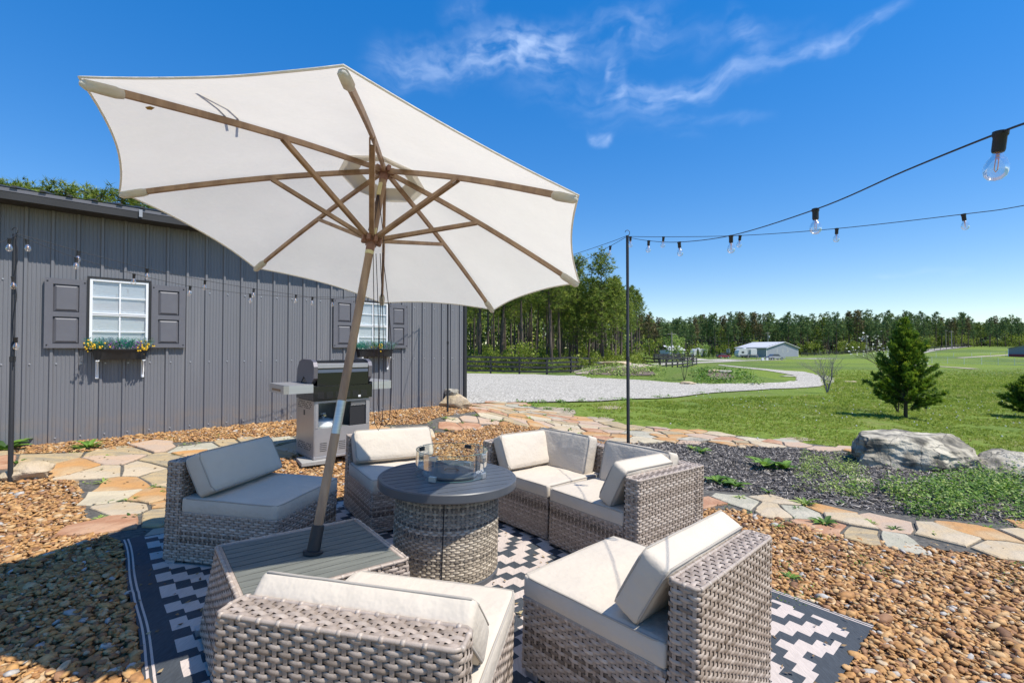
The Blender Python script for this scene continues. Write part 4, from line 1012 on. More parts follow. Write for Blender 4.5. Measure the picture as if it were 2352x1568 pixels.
for a0 in angs:
    b = MB(); v = []; k = 14; ga = .03; a1 = a0+math.pi/2
    for i in range(k+1):
        a = a0+ga+(a1-a0-2*ga)*i/k
        for r_, z_ in ((GR, .006), (GR, GHt), (GR-th, GHt), (GR-th, .006)): v.append((r_*math.cos(a), r_*math.sin(a), z_))
    f = []
    for i in range(k):
        for j in range(4): f.append((i*4+j, i*4+(j+1) % 4, i*4+4+(j+1) % 4, i*4+4+j))
    f += [(0, 1, 2, 3), (k*4+3, k*4+2, k*4+1, k*4)]
    b.add(v, f).obj('glass_panel', M_glass, gd, smooth=True, angle=40)
    e = MB(); pts = [((GR-th/2)*math.cos(a0+ga+(a1-a0-2*ga)*i/k), (GR-th/2)*math.sin(a0+ga+(a1-a0-2*ga)*i/k), GHt) for i in range(k+1)]
    e.tube(pts, .0022, 5); e.tube([(x, y, .006) for x, y, z in pts], .0018, 5); e.obj('glass_edge', mat('glass_edge', (.10, .20, .18), .1, spec=.9) if a0 == angs[0] else MATS['glass_edge'], gd)
for a in angs:
    for z_ in (.0, .130):
        MB().box((GR-.012, -.024, z_), (GR+.008, .024, z_+(.034 if z_ < .1 else .026)), Matrix.Rotation(a, 4, 'Z'), ch=.002).obj('clip', M_silver if z_ < .1 or a < 0 else M_blackm, gd)
cu = bpy.data.curves.new('t', 'FONT'); cu.body = 'VEVOR'; cu.size = .026; cu.align_x = 'CENTER'
tmp = bpy.data.objects.new('t', cu); COL.objects.link(tmp); dg = bpy.context.evaluated_depsgraph_get(); me = bpy.data.meshes.new_from_object(tmp.evaluated_get(dg)); bpy.data.objects.remove(tmp)
me.materials.append(mat('white_print', (.8, .8, .8), .5))
lt = link(me, 'lettering', gd); aa = R(-33); lt.matrix_local = Matrix.Rotation(aa, 4, 'Z') @ Matrix.Translation((GR+.0012, 0, .045)) @ Matrix.Rotation(R(90), 4, 'Z') @ Matrix.Rotation(R(90), 4, 'X')

# ---------------- parasol ----------------
UC = Vector((-.7513, 2.7626, 2.4736)); UB = Vector((-.9638, 2.303, .445)); pole_ax = (UC-UB).normalized(); uax = Vector((.11763887, .21910749, .96858299))
TIPS = [(183, 190, 1.62), (275, 448, 2.42), (585, 620, 3.36), (877, 700, 3.89), (1133, 716, 3.70), (1328, 655, 2.90), (1325, 458, 1.96), (787, 165, 1.43)]
UT = [AT(u, v, y) for u, v, y in TIPS]
um = thing('patio_umbrella', 'large off-white tilted patio umbrella with brown ribs planted in the wicker table', 'umbrella', loc=UB)
def uo(mb, name, m, par=um, **k):
    mb.v = [tuple(Vector(p)-UB) for p in mb.v]; return mb.obj(name, m, par, **k)
def ribp(k, r): return UC.lerp(UT[k], r)+uax*(.022*math.sin(math.pi*r))
def canopy(name, r0, r1, lift, edge, seedz, hem):
    b = MB(); nr, ns = 14, 12; v = []; f = []
    for k in range(8):
        for j in range(ns):
            s = j/ns
            for i in range(nr+1):
                r = r0+(r1-r0)*i/nr; w4 = 4*s*(1-s)
                re = r*(1-edge*w4*(i/nr)**1.3)
                p = ribp(k, re).lerp(ribp((k+1) % 8, re), s)+uax*(lift-.012*w4*math.sin(math.pi*min(1, r))+.004*noise.noise(Vector((r*5, k*3+s*3, seedz)))*w4)
                v.append(p)
    n = 8*ns
    for j in range(n):
        for i in range(nr): f.append((j*(nr+1)+i, ((j+1) % n)*(nr+1)+i, ((j+1) % n)*(nr+1)+i+1, j*(nr+1)+i+1))
    if r0 == 0: pass
    b.add(v, f); o = uo(b, name, M_canvas, smooth=True)
    if hem: 
        h = MB(); h.tube([v[j*(nr+1)+nr] for j in range(n)], .0045, 6, closed=True); h.v = [tuple(Vector(p)-UB) for p in h.v]; h.obj('hem', M_canvas, o, smooth=True)
    return o
can = canopy('canopy', .115, 1.005, .020, .035, 1, True)
canopy('vent_cap', 0.0, .185, .048, .05, 7, False)
b = MB(); 
for k in range(8):   # doubled cloth ring round the vent
    for j in range(8):
        for s0, s1 in ((j/8, (j+1)/8),):
            q = []
            for s, r in ((s0, .115), (s1, .115), (s1, .2), (s0, .2)): q.append(ribp(k, r).lerp(ribp((k+1) % 8, r), s)+uax*(.014-.012*4*s*(1-s)*r))
            b.quad(*q)
uo(b, 'vent_ring', M_canvas, smooth=True)
def beam(a, c, wd, hh, up):
    d = (c-a).normalized(); s_ = d.cross(up).normalized()*wd/2; u_ = s_.cross(d).normalized()*hh/2
    v = [a-s_-u_, a+s_-u_, a+s_+u_, a-s_+u_, c-s_-u_, c+s_-u_, c+s_+u_, c-s_+u_]
    return v, [(3, 2, 1, 0), (4, 5, 6, 7), (0, 1, 5, 4), (1, 2, 6, 5), (2, 3, 7, 6), (3, 0, 4, 7)]
LH = UC-pole_ax*.451
for k in range(8):
    b = MB(); prev = None
    rs = [0.03+.94*i/8 for i in range(9)]
    P_ = [ribp(k, r) for r in rs]
    for a, c in zip(P_, P_[1:]): b.add(*beam(a, c+(c-a)*.004, .016, .026, uax))
    rib = uo(b, 'rib', M_wood)
    b = MB(); e = ribp(k, .455)-uax*.016; d = (e-LH).normalized(); side = d.cross(uax).normalized()*.011
    for sg in (1, -1): b.add(*beam(LH+d*.04+side*sg, e+d*.012+side*sg, .004, .02, uax))
    b.add(*beam(LH+d*.05, e-d*.03, .0215, .012, uax))
    uo(b, 'strut', M_wood)
    T_ = UT[k]; d = (ribp(k, .93)-T_).normalized()
    b = MB().tube([T_+d*.0, T_+d*.015, T_+d*.06, T_+d*.10, T_+d*.125], [.008, .019, .021, .022, .017], 8)
    b.v = [tuple(Vector(p)-uax*.003) for p in b.v]; uo(b, 'rib_pocket', M_canvas, smooth=True)
def along(a, mb, mpts, n=16):
    q = a.to_track_quat('Z', 'Y').to_matrix().to_4x4(); return q
qp = pole_ax.to_track_quat('Z', 'Y').to_matrix().to_4x4()
def on_pole(s, prof, name, m, n=18, smooth=True):
    b = MB(); b.lathe(prof, n, Matrix.Translation(UB+pole_ax*s) @ qp); return uo(b, name, m, smooth=smooth, angle=40)
PL = (UC-UB).length
on_pole(.02, [(.0225, 0), (.0225, .56)], 'lower_pole', M_wood)
on_pole(.56, [(.023, 0), (.023, .17)], 'joint_sleeve', M_silver)
on_pole(.73, [(.022, 0), (.022, PL-.73)], 'upper_pole', M_wood)
on_pole(-.06, [(.047, .045), (.047, .058), (.031, .06), (.029, .175), (.025, .178)], 'base_collar', M_blackm)
def hub(s, nm):
    b = MB(); T0 = Matrix.Translation(UB+pole_ax*s) @ qp
    b.lathe([(.024, -.045), (.026, .0), (.034, .004), (.034, .03), (.026, .034)], 20, T0)
    for j in range(8):
        a = 2*math.pi*(j+.5)/8; b.box((.03, -.011, -.002), (.058, .011, .036), T0 @ Matrix.Rotation(a, 4, 'Z'), ch=.005)
    return uo(b, nm, M_hub, smooth=False)
hub(PL-.02, 'top_hub'); hub(PL-.465, 'runner_hub')
on_pole(PL-.535, [(.024, 0), (.024, .02), (.021, .022)], 'retaining_ring', M_brass)
b = MB(); side = pole_ax.cross(Vector((0, 1, 0))).normalized(); pu = UC-pole_ax*.13-Vector((0, .03, 0))
b.box((-.011, -.006, -.04), (.011, .006, .04), Matrix.Translation(pu) @ qp, ch=.003); uo(b, 'pulley', M_brass)
b = MB(); pu2 = LH+pole_ax*.05-Vector((-.02, .03, 0)); b.box((-.008, -.005, -.02), (.008, .005, .02), Matrix.Translation(pu2) @ qp, ch=.002); uo(b, 'pulley', M_brass)
cords = MB(); c0 = pu-pole_ax*.04
for dx in (-.022, -.008, .006): cords.tube([c0+Vector((dx*.3, 0, 0)), LH+Vector((dx+.012, -.03, .05))], .0022, 5)
z1_ = LH.z-.08
def loop(x0, x1, zb, y0, sw):
    P_ = []
    for i in range(25):
        s = i/24; a = math.pi*s
        if s < .42: q = s/.42; P_.append((x0+(x0+sw-x0)*q*0+sw*math.sin(q*2.2)*.3, y0, z1_+(zb+.12-z1_)*q))
        elif s > .58: q = (1-s)/.42; P_.append((x1+sw*math.sin(q*2.0)*.9, y0-.01, z1_+(zb+.12-z1_)*q))
        else:
            q = (s-.42)/.16; a = math.pi*q; xa = x0+sw*math.sin(2.2)*.3; xb = x1+sw*math.sin(2.0)*.9
            P_.append(((xa+xb)/2-(xb-xa)/2*math.cos(a), y0, zb+.12-.12*math.sin(a)))
    return P_
cx = LH.x+.03
cords.tube(loop(cx-.012, cx+.03, .97, LH.y-.03, .025), .0022, 5); cords.tube(loop(cx+.005, cx+.045, .99, LH.y-.035, .06), .0022, 5)
cords.tube([c0, LH+Vector((.075, -.02, .0)), LH+Vector((.06, -.03, -.4)), LH+Vector((.05, -.03, -.7))], .0022, 5)
uo(cords, 'pull_cord', M_cord, smooth=True)
def on_canopy(u, v, up_=.028):
    # point on the canopy panel between two ribs that projects there: march along the ray to the panel plane
    a = UC+uax*up_; k0 = 7 if u > 400 and v < 300 else 0
    p0, p1, p2 = UC, UT[k0], UT[(k0+1) % 8]; nrm = (p1-p0).cross(p2-p0).normalized()
    ax_, az2 = ray(u, v); d = Vector((ax_, 1, az2)); o = Vector((0, 0, HC)); t_ = (p0+uax*up_-o).dot(nrm)/d.dot(nrm); return o+d*t_
b = MB()
for L_ in (((455, 203), (490, 224), (525, 245), (545, 268), (553, 290)), ((455, 203), (478, 222), (503, 245), (520, 268), (530, 280))):
    P_ = [on_canopy(*q, .045) for q in L_]
    for a, c in zip(P_, P_[1:]): b.add(*beam(a, c, .009, .002, uax))
uo(b, 'tie_strap', M_cord)
b = MB(); P_ = [on_canopy(x, y, .008) for x, y in ((333, 246), (345, 244), (356, 248), (348, 253), (338, 252))]; b.quad(*P_); uo(b, 'stain', mat('rust_stain', (.35, .22, .06), .9))

# ---------------- poles and string lights ----------------
def lightpole(p, zt, label):
    g_ = ter(p.x, p.y); t = thing('light_pole', label, 'pole', loc=(p.x, p.y, g_-.02), group='black string light poles'); h = zt-g_+.02
    MB().lathe([(.020, 0), (.020, h*.5), (.0175, h*.5+.004), (.0175, h)], 12).obj('pole', M_blackm, t, smooth=True, angle=40)
    MB().lathe([(.0225, h*.5-.03), (.0225, h*.5+.02)], 12).obj('joint', M_blackm, t, smooth=True, angle=40)
    b = MB(); b.tube([(.028*math.cos(a), 0, h+.032+.032*math.sin(a)) for a in [R(-60+(300)*i/14-90+60) for i in range(13)]], .0035, 6); b.obj('hook', M_blackm, t, smooth=True)
    return Vector((p.x, p.y, zt))
LPt = AT(34, 538, 4.52); LP_ = lightpole(LPt, LPt.z, 'thin black pole at the far left, a pale rock at its foot')
RPt = AT(1441, 541, 5.6); RP_ = lightpole(RPt, RPt.z, 'tall thin black pole behind the corner sofa')
M_fil = mat('filament', (.85, .35, .12), .5)
sock_me = MB().lathe([(.012, -.045), (.0135, -.04), (.0135, -.008), (.016, -.004), (.016, .006), (.006, .008)], 12).mesh('socket', M_blackm, smooth=True, angle=40)
bulb_me = MB().lathe([(.0105, -.046), (.012, -.055), (.019, -.064), (.0245, -.078), (.0255, -.090), (.022, -.104), (.013, -.113), (.002, -.116)], 18).mesh('bulb', M_bulb, smooth=True)
fil_me = MB().tube([(-.003, 0, -.06), (-.0035, 0, -.088), (0, .0, -.094), (.0035, 0, -.088), (.003, 0, -.06)], .0011, 5).tube([(0, 0, -.045), (0, 0, -.062)], .004, 6).mesh('filament', M_fil)
def stringlight(pts, bulbs, label, dirs=None, r=.0028):
    o = pts[0]; t = thing('string_light', label, 'string lights', loc=o)
    # smooth path
    P = []; n = len(pts)
    for i in range(n-1):
        a, b_, c, d = pts[max(0, i-1)], pts[i], pts[i+1], pts[min(n-1, i+2)]
        for s in range(8):
            u = s/8; P.append(.5*((2*b_)+(c-a)*u+(2*a-5*b_+4*c-d)*u*u+(3*b_-a-3*c+d)*u**3))
    P.append(pts[-1]); MB().tube([p-o for p in P], r, 6).obj('cable', M_blackm, t, smooth=True)
    for i, q in enumerate(bulbs):
        s = link(sock_me, 'socket', t, q-o-Vector((0, 0, .004))); 
        s.rotation_euler = (rnd.uniform(-.12, .12), rnd.uniform(-.15, .15), rnd.uniform(0, 6))
        bl = link(bulb_me, 'bulb', s); link(fil_me, 'filament', s)
    return t
def AT3(L): return [AT(*q) for q in L]
s1 = AT3([(1441, 545, 5.6), (1490, 553, 4.75), (1560, 556, 3.95), (1679, 541, 3.2), (1873, 481, 2.2), (2080, 392, 1.6), (2298, 304, 1.18), (2420, 262, .95), (2620, 190, .72)])
stringlight(s1, AT3([(1448, 544, 5.45), (1490, 553, 4.75), (1560, 556, 3.95), (1679, 541, 3.2), (1873, 481, 2.2), (2298, 304, 1.18)]), 'string of clear bulbs rising from the pole to the upper right edge, nearest bulb large')
s2 = AT3([(1441, 543, 5.6), (1524, 544, 5.25), (1700, 541, 4.7), (1922, 525, 4.1), (2213, 492, 3.5), (2352, 472, 3.25), (2700, 400, 2.7)])
stringlight(s2, AT3([(1524, 544, 5.25), (1700, 541, 4.7), (1922, 525, 4.1), (2213, 492, 3.5), (2560, 430, 2.9)]), 'lower farther string of small clear bulbs running right from the pole')
P3p = ATG(1028.5, 9.0); P3_ = lightpole(P3p, 2.92, 'thin black pole close to the far end of the ribbed wall behind the small rock')
def online(u, v, A=None, B=None, off=0.):
    A = A or LP_; B = B or P3_; dv = B-A; ax, az_ = ray(u, v); o = A+Vector((0, off, 0)); s = (ax*o.y-o.x)/(dv.x-ax*dv.y); Y = o.y+dv.y*s; return Vector((ax*Y, Y, HC+az_*Y))
up = [(62, 543), (181, 577), (338, 617), (471, 644), (583, 663), (680, 677), (763, 686)]
lo = [(62, 550), (175, 592), (308, 629), (437, 657), (575, 675), (718, 682)]
stringlight([LP_]+[online(*q) for q in up]+[online(900, 668), P3_], [online(u, v) for u, v in up[1:]], 'upper string of clear bulbs running along the ribbed wall from the left pole')
stringlight([LP_-Vector((0, 0, .01))]+[online(u, v, off=-.12) for u, v in lo]+[online(870, 674, off=-.08), P3_-Vector((0, 0, .01))], [online(u, v, off=-.12) for u, v in lo], 'lower string of clear bulbs running along the ribbed wall from the left pole')
stringlight([P3_]+[online(1240, 607, P3_, RP_), online(1325, 582, P3_, RP_), online(1402, 556, P3_, RP_), RP_], [online(1270, 598, P3_, RP_)], 'upper cable end that comes out from behind the parasol to the tall pole')
stringlight([P3_-Vector((0, 0, .01))]+[online(1240, 648, P3_, RP_, -.1), online(1335, 601, P3_, RP_, -.1), online(1402, 565, P3_, RP_, -.1), RP_-Vector((0, 0, .01))], [online(1322, 608, P3_, RP_, -.1), online(1402, 565, P3_, RP_, -.1)], 'lower cable end with bulb that comes out from behind the parasol to the tall pole')
s5 = [LP_]+AT3([(22, 548, 4.3), (-60, 580, 4.0), (-260, 640, 3.4)])
stringlight(s5, [s5[1], s5[3]], 'short end of string lights leaving the left pole past the left edge')
hp = AT3([(36, 545, 4.51), (41, 590, 4.5), (33, 635, 4.5), (38, 680, 4.5), (30, 740, 4.5), (34, 775, 4.5), (31, 842, 4.5)])
stringlight(hp, [AT(30, 636, 4.5), AT(36, 775, 4.5)], 'loose string light cable hanging down beside the left pole')

# ---------------- rocks ----------------
def rock(name, label, cat, c, size, seed, m, rz=0., rough=.35, sub=4, flat=0., group=None, smooth=False, cuts=7, sink=.12):
    bm = bmesh.new(); bmesh.ops.create_icosphere(bm, subdivisions=sub, radius=1); g = random.Random(seed)
    planes = []
    for i in range(cuts):
        d = Vector((g.uniform(-1, 1), g.uniform(-1, 1), g.uniform(-.3, 1))).normalized(); planes.append((d, g.uniform(.55, .85)))
    planes.append((Vector((g.uniform(-.15, .15), g.uniform(-.15, .15), 1)).normalized(), .62-flat))
    for v in bm.verts:
        p = v.co.copy()
        for d, k in planes:
            q = p.dot(d)
            if q > k: p -= d*(q-k)*.92
        nn = Vector((seed*1.3, 0, 0))
        p *= 1+rough*.35*noise.noise(p*1.6+nn)+rough*.16*noise.noise(p*4.5+nn)+rough*.07*noise.noise(p*11+nn)
        v.co = Vector((p.x*size[0], p.y*size[1], p.z*size[2]))
    bm.verts.index_update(); b = MB(); b.add([v.co[:] for v in bm.verts], [[v.index for v in f.verts] for f in bm.faces]); bm.free()
    o = b.obj(name, m, smooth=True, angle=38); g_ = ter(c[0], c[1])
    o.location = (c[0], c[1], (c[2] if len(c) > 2 else g_)+size[2]*(.55-sink)); o.rotation_euler = (0, 0, rz)
    return tag(o, label, cat, group)
M_boul = mat('boulder_grey', (.53, .48, .375), .9, col2=(.34, .30, .225), vscale=2.5, bump=.8, bscale=10, lowvar=(4.5, (.035, .034, .03), .85), detail=8)
def crack(m, scale, wd):
    n = NT(m.node_tree); bs = [x for x in m.node_tree.nodes if x.type == 'BSDF_PRINCIPLED'][0]; tc = n.n('ShaderNodeTexCoord').outputs['Object']
    nz = n.n('ShaderNodeTexNoise', {'Vector': tc, 'Scale': 3., 'Detail': 6}); wv = n.n('ShaderNodeVectorMath', {0: nz.outputs['Color'], 3: .35}, operation='SCALE'); ad = n.n('ShaderNodeVectorMath', {0: tc, 1: wv.outputs[0]}, operation='ADD')
    v = n.n('ShaderNodeTexVoronoi', {'Vector': ad.outputs[0], 'Scale': scale}, feature='DISTANCE_TO_EDGE'); f = n.maprange(v.outputs[0], 0, wd, 1, 0)
    old = bs.inputs['Base Color'].links[0].from_socket; n.t.links.new(n.mix(n.math('MULTIPLY', f, .8), old, (.05, .047, .04)), bs.inputs['Base Color'])
crack(M_boul, 2.1, .022)
M_rockt = mat('rock_tan', (.50, .40, .26), .9, col2=(.40, .30, .18), vscale=5, bump=.7, bscale=14, lowvar=(3, (.55, .46, .35), .6), detail=8)
M_rockg = mat('rock_greytan', (.42, .39, .32), .9, col2=(.26, .24, .2), vscale=5, bump=.7, bscale=16, detail=8)
bc = G(2105, 1075)
bl_ = rock('boulder', 'large flat topped grey boulder with dark lichen patches in the weedy bed', 'boulder', (bc.x+.30, bc.y+.35), (1.26, .66, .42), 5, M_boul, rz=.1, rough=.45, sub=6, flat=.12, sink=.02, cuts=16)
rock('boulder', 'second grey boulder cut by the right edge of the picture', 'boulder', G(2345, 1085)[:2], (.55, .45, .26), 9, M_boul, rz=.5, rough=.5)
pc_ = G(76, 1094); rock('rock', 'pale tan rock at the foot of the left pole', 'rock', (pc_.x+.0, pc_.y-.03), (.21, .15, .13), 21, M_rockt, rz=.5, rough=.6, cuts=14, sink=.05)
cc = G(1046, 938); rk = rock('rock', 'tan boulder at the far corner of the metal building', 'rock', (cc.x, cc.y+.15), (.32, .26, .22), 33, M_rockt, rz=.2, rough=.5, cuts=10, sink=.0)
rock('rock', 'small grey rock lying on top of the tan boulder by the building corner', 'rock', (cc.x-.08, cc.y+.22, ter(cc.x, cc.y)+.255), (.17, .13, .10), 41, M_rockg, rough=.6, cuts=9, sink=0)
p = G(1952, 877); rock('rock', 'pale flat rock lying in the lawn beyond the young conifer', 'rock', p[:2], (.42, .3, .07), 55, M_rockt, rough=.4)
p = G(1590, 1012); rock('rock', 'flat pale green rock at the edge of the mulch behind the sofa', 'rock', p[:2], (.3, .13, .05), 61, M_rockg, rough=.4)
p = G(1703, 1030); rock('rock', 'small brown rock at the edge of the mulch', 'rock', p[:2], (.07, .06, .05), 63, M_rockt, rough=.5)
p = G(1980, 1104); rock('stepping_stone', 'round pale disc lying in the mulch before the boulder', 'stone', p[:2], (.13, .12, .018), 65, ST[3], rough=.15)
# rocks on mounds
for i, (u, v, sz, lb, mm) in enumerate(((1410, 835, (1.5, .7, .16), 'wide flat stone slab capping the grassy mound', M_rockt), (1396, 829, (.55, .4, .13), 'pale rock lying on the slab of the mound at the left', M_rockt), (1418, 829, (.5, .4, .12), 'pale rock lying on the slab of the mound at the right', M_rockt),
        (1643, 853, (.5, .35, .12), 'tan rock on the second mound, left one', M_rockt), (1664, 855, (.5, .4, .14), 'grey rock on the second mound, right one', M_rockg), (1580, 881, (.5, .4, .12), 'pale rock at the foot of the sapling by the driveway', M_rockt), (1812, 864, (.8, .4, .08), 'flat stones at the inner edge of the driveway loop', M_rockg))):
    p = G(u, v); z = None
    rock('rock', lb, 'rock', (p.x, p.y) if i not in (1, 2) else (p.x, p.y, ter(p.x, p.y)+.1), sz, 70+i, mm, rough=.4, sub=3)

# ---------------- vegetation ----------------
M_leafg = mat('weed_leaf', (.1, .22, .03), .6, tone=[(0, (.035, .09, .014)), (.5, (.11, .23, .025)), (1, (.24, .40, .06))], trans=.35)
M_leafl = mat('lime_leaf', (.2, .3, .05), .6, tone=[(0, (.12, .21, .03)), (.5, (.26, .38, .07)), (1, (.46, .53, .16))], trans=.35)
def leafpatch(name, label, P, n_per, h, spread, lsz, m, kind='stuff', cat=None, group=None, wide=.45, seed=0):
    """leafy ground plants: P list of (x,y) centres"""
    g = np.random.default_rng(seed+1); C = np.repeat(np.asarray(P)[:, :2], n_per, 0); n = len(C)
    a = g.uniform(0, 6.28, n); r = spread*np.sqrt(g.random(n)); X = C[:, 0]+r*np.cos(a); Y = C[:, 1]+r*np.sin(a)
    Z = np.array([ter(float(x), float(y)) for x, y in zip(X, Y)])+h*g.random(n)**1.2*np.clip(1.2-r/spread*.8, .2, 1)
    lv = [(0, 0, 0), (.5, wide*.8, .12), (1, 0, .0), (.5, -wide*.8, .12), (.5, 0, .0)]; lf = [(0, 4, 1), (4, 2, 1), (0, 3, 4), (4, 3, 2)]
    s = lsz*g.uniform(.6, 1.3, n); Rm = rotz(g.uniform(0, 6.28, n)) @ tilt(n, .8, g)
    return scatter(name, lv, lf, np.column_stack([X, Y, Z]), Rm, np.column_stack([s, s, s]), g.random(n), m, smooth=False, kind=kind, label=label, cat=cat)
# dense cover round the boulder
cov = plan([(2000, 1150), (1920, 1130), (2000, 1112), (2110, 1120), (2200, 1095), (2290, 1090), (2420, 1085), (2600, 1140), (2600, 1235), (2352, 1205), (2250, 1195), (2100, 1182)])
P = random_in(cov, 95); P = P[np.array([noise.noise(Vector((x*1.6, y*1.6, 2)))+.35*noise.noise(Vector((x*5, y*5, 2))) for x, y in P]) > -.12]; leafpatch('ground_cover', None, P, 30, .22, .13, .034, M_leafg, seed=2)
leafpatch('ground_cover', None, P[::2], 16, .30, .12, .026, M_leafl, seed=7)
P = random_in(plan([(1850, 1045), (1960, 1050), (2010, 1100), (1980, 1150), (1860, 1130), (1830, 1090)]), 45); leafpatch('ground_cover', None, P, 26, .13, .08, .026, M_leafl, seed=4)
P = random_in(plan([(1800, 1120), (1900, 1130), (2100, 1180), (2350, 1215), (2350, 1180), (2000, 1130)]), 30); leafpatch('ground_cover', None, P, 24, .12, .10, .026, M_leafl, seed=5)
P = random_in(plan([(1960, 1090), (2010, 1120), (2120, 1115), (2280, 1105), (2352, 1150), (2250, 1190), (2080, 1170)]), 16); leafpatch('ground_cover', None, P, 22, .36, .07, .03, M_leafl, seed=6)
def weed(u, v, label, sz, nl, seed, m=M_leafg, h=.08, wide=.3, flower=None):
    p = G(u, v); g = random.Random(seed); t = thing('weed', label, 'weed', loc=p)
    for i in range(nl):
        a = 6.28*i/nl+g.uniform(-.3, .3); L = sz*g.uniform(.65, 1.15); el_ = g.uniform(.25, 1.1); b = MB(); b.tone = g.random(); k = 4; v_ = []
        dx, dy = math.cos(a), math.sin(a); nx, ny = -dy, dx
        for j in range(k+1):
            s = j/k; w_ = wide*L*math.sin(math.pi*min(.97, s*.9+.07))*.5; r_ = L*s*math.cos(el_*(1-.5*s)); z = L*s*math.sin(el_)*(1.1-.6*s)
            v_ += [(dx*r_-nx*w_, dy*r_-ny*w_, z+w_*.3), (dx*r_, dy*r_, z), (dx*r_+nx*w_, dy*r_+ny*w_, z+w_*.3)]
        f = []
        for j in range(k): f += [(3*j, 3*j+1, 3*j+4, 3*j+3), (3*j+1, 3*j+2, 3*j+5, 3*j+4)]
        b.add(v_, f).obj('leaf', m, t, tone=True)
    return t
weed(1760, 1075, 'broad leaved dock weed in the mulch behind the corner sofa', .30, 12, 3, wide=.42)
weed(1800, 1078, 'large leaf of a dock weed beside the mulch bed centre', .26, 8, 4, wide=.5)
weed(1610, 1040, 'broad leaved weed at the near edge of the flagstones beside the sofa', .17, 9, 5, wide=.45)
weed(1590, 1032, 'lime green clump of weed left of the broad leaved one', .13, 16, 6, M_leafl, wide=.25)
weed(1690, 1118, 'leafy weed at the lower edge of the mulch', .2, 12, 7, wide=.35)
weed(1650, 1108, 'leafy weed right of the sofa corner', .2, 12, 8, wide=.35)
weed(1850, 1160, 'yellow green weed at the edge of the near flagstones', .15, 18, 9, M_leafl, wide=.25)
weed(1895, 1205, 'weed on the joint between flagstones and pebbles', .14, 14, 10, wide=.3)
weed(12, 1035, 'broad leaf weed at the foot of the wall by the left edge', .3, 10, 12, wide=.4)
weed(205, 1030, 'dark leafed weed between pebbles and flagstones near the wall', .2, 18, 13, wide=.25)
weed(1815, 1330, 'small dark leaved weed right of the armless wicker chair', .08, 10, 14)
TUFTS = [(238, 1110), (220, 1085), (242, 1052), (298, 1152), (358, 1122), (243, 1155), (230, 1192), (300, 1192), (410, 1048), (362, 1123), (40, 1065), (360, 1138), (660, 1010), (640, 1022), (1062, 973), (1093, 955), (1150, 968), (1180, 943), (1100, 942), (1040, 965), (1032, 990), (1024, 962),
         (1060, 938), (1130, 968), (1215, 962), (1265, 972), (1250, 955), (1310, 988), (1450, 975), (2055, 1218), (2140, 1230), (2165, 1238), (1932, 1158), (2000, 1203), (2270, 1214), (1765, 1132), (1700, 1145), (1470, 988), (1560, 975), (1325, 1000), (1790, 1212), (1830, 1170)]
for i, (u, v) in enumerate(TUFTS):
    sz = .085 if v > 1100 else .10
    t = weed(u, v, 'tuft of pointed green leaves growing from a flagstone joint', sz*rnd.uniform(.7, 1.15), 11, 30+i, M_leafg if i % 3 else M_leafl, wide=.22); t['group'] = 'weed tufts in the flagstone joints'
P = [G(u, v)[:2] for u, v in ((1980, 1285), (2000, 1300), (1900, 1240), (1810, 1205), (1800, 1380), (1850, 1355), (2300, 1325), (2330, 1300), (1990, 1310), (1790, 1300), (1830, 1370), (520, 1000), (380, 1010), (200, 1020))]
leafpatch('ground_cover', None, P, 55, .035, .13, .014, M_leafg, seed=9)
for k, q in enumerate(PATHS):
    P = random_in(q, 7)
    ok = np.ones(len(P), bool)
    for sp_ in STONE_POLYS: ok &= ~pip(P, sp_)
    leafpatch('ground_cover', None, P[ok], 14, .035, .05, .02, M_leafg if k else M_leafl, seed=60+k)
# dandelion clocks and clover in the lawn
P = np.array([G(u, v)[:2] for u, v in ((2058, 1040), (1540, 980), (1720, 940), (2200, 960), (2100, 975), (2250, 940), (2310, 985), (1890, 930), (1960, 945), (2280, 905), (1740, 1015))]+[(rnd.uniform(7, 20), rnd.uniform(9, 26)) for _ in range(150)])
n = len(P); sz = np.full(n, .018); scatter('dandelion_clocks', v1, f1, np.column_stack([P, terv(P)+.07]), rotz(np.zeros(n)), np.column_stack([sz, sz, sz]), np.ones(n), mat('dandelion_white', (.6, .6, .58), .9))

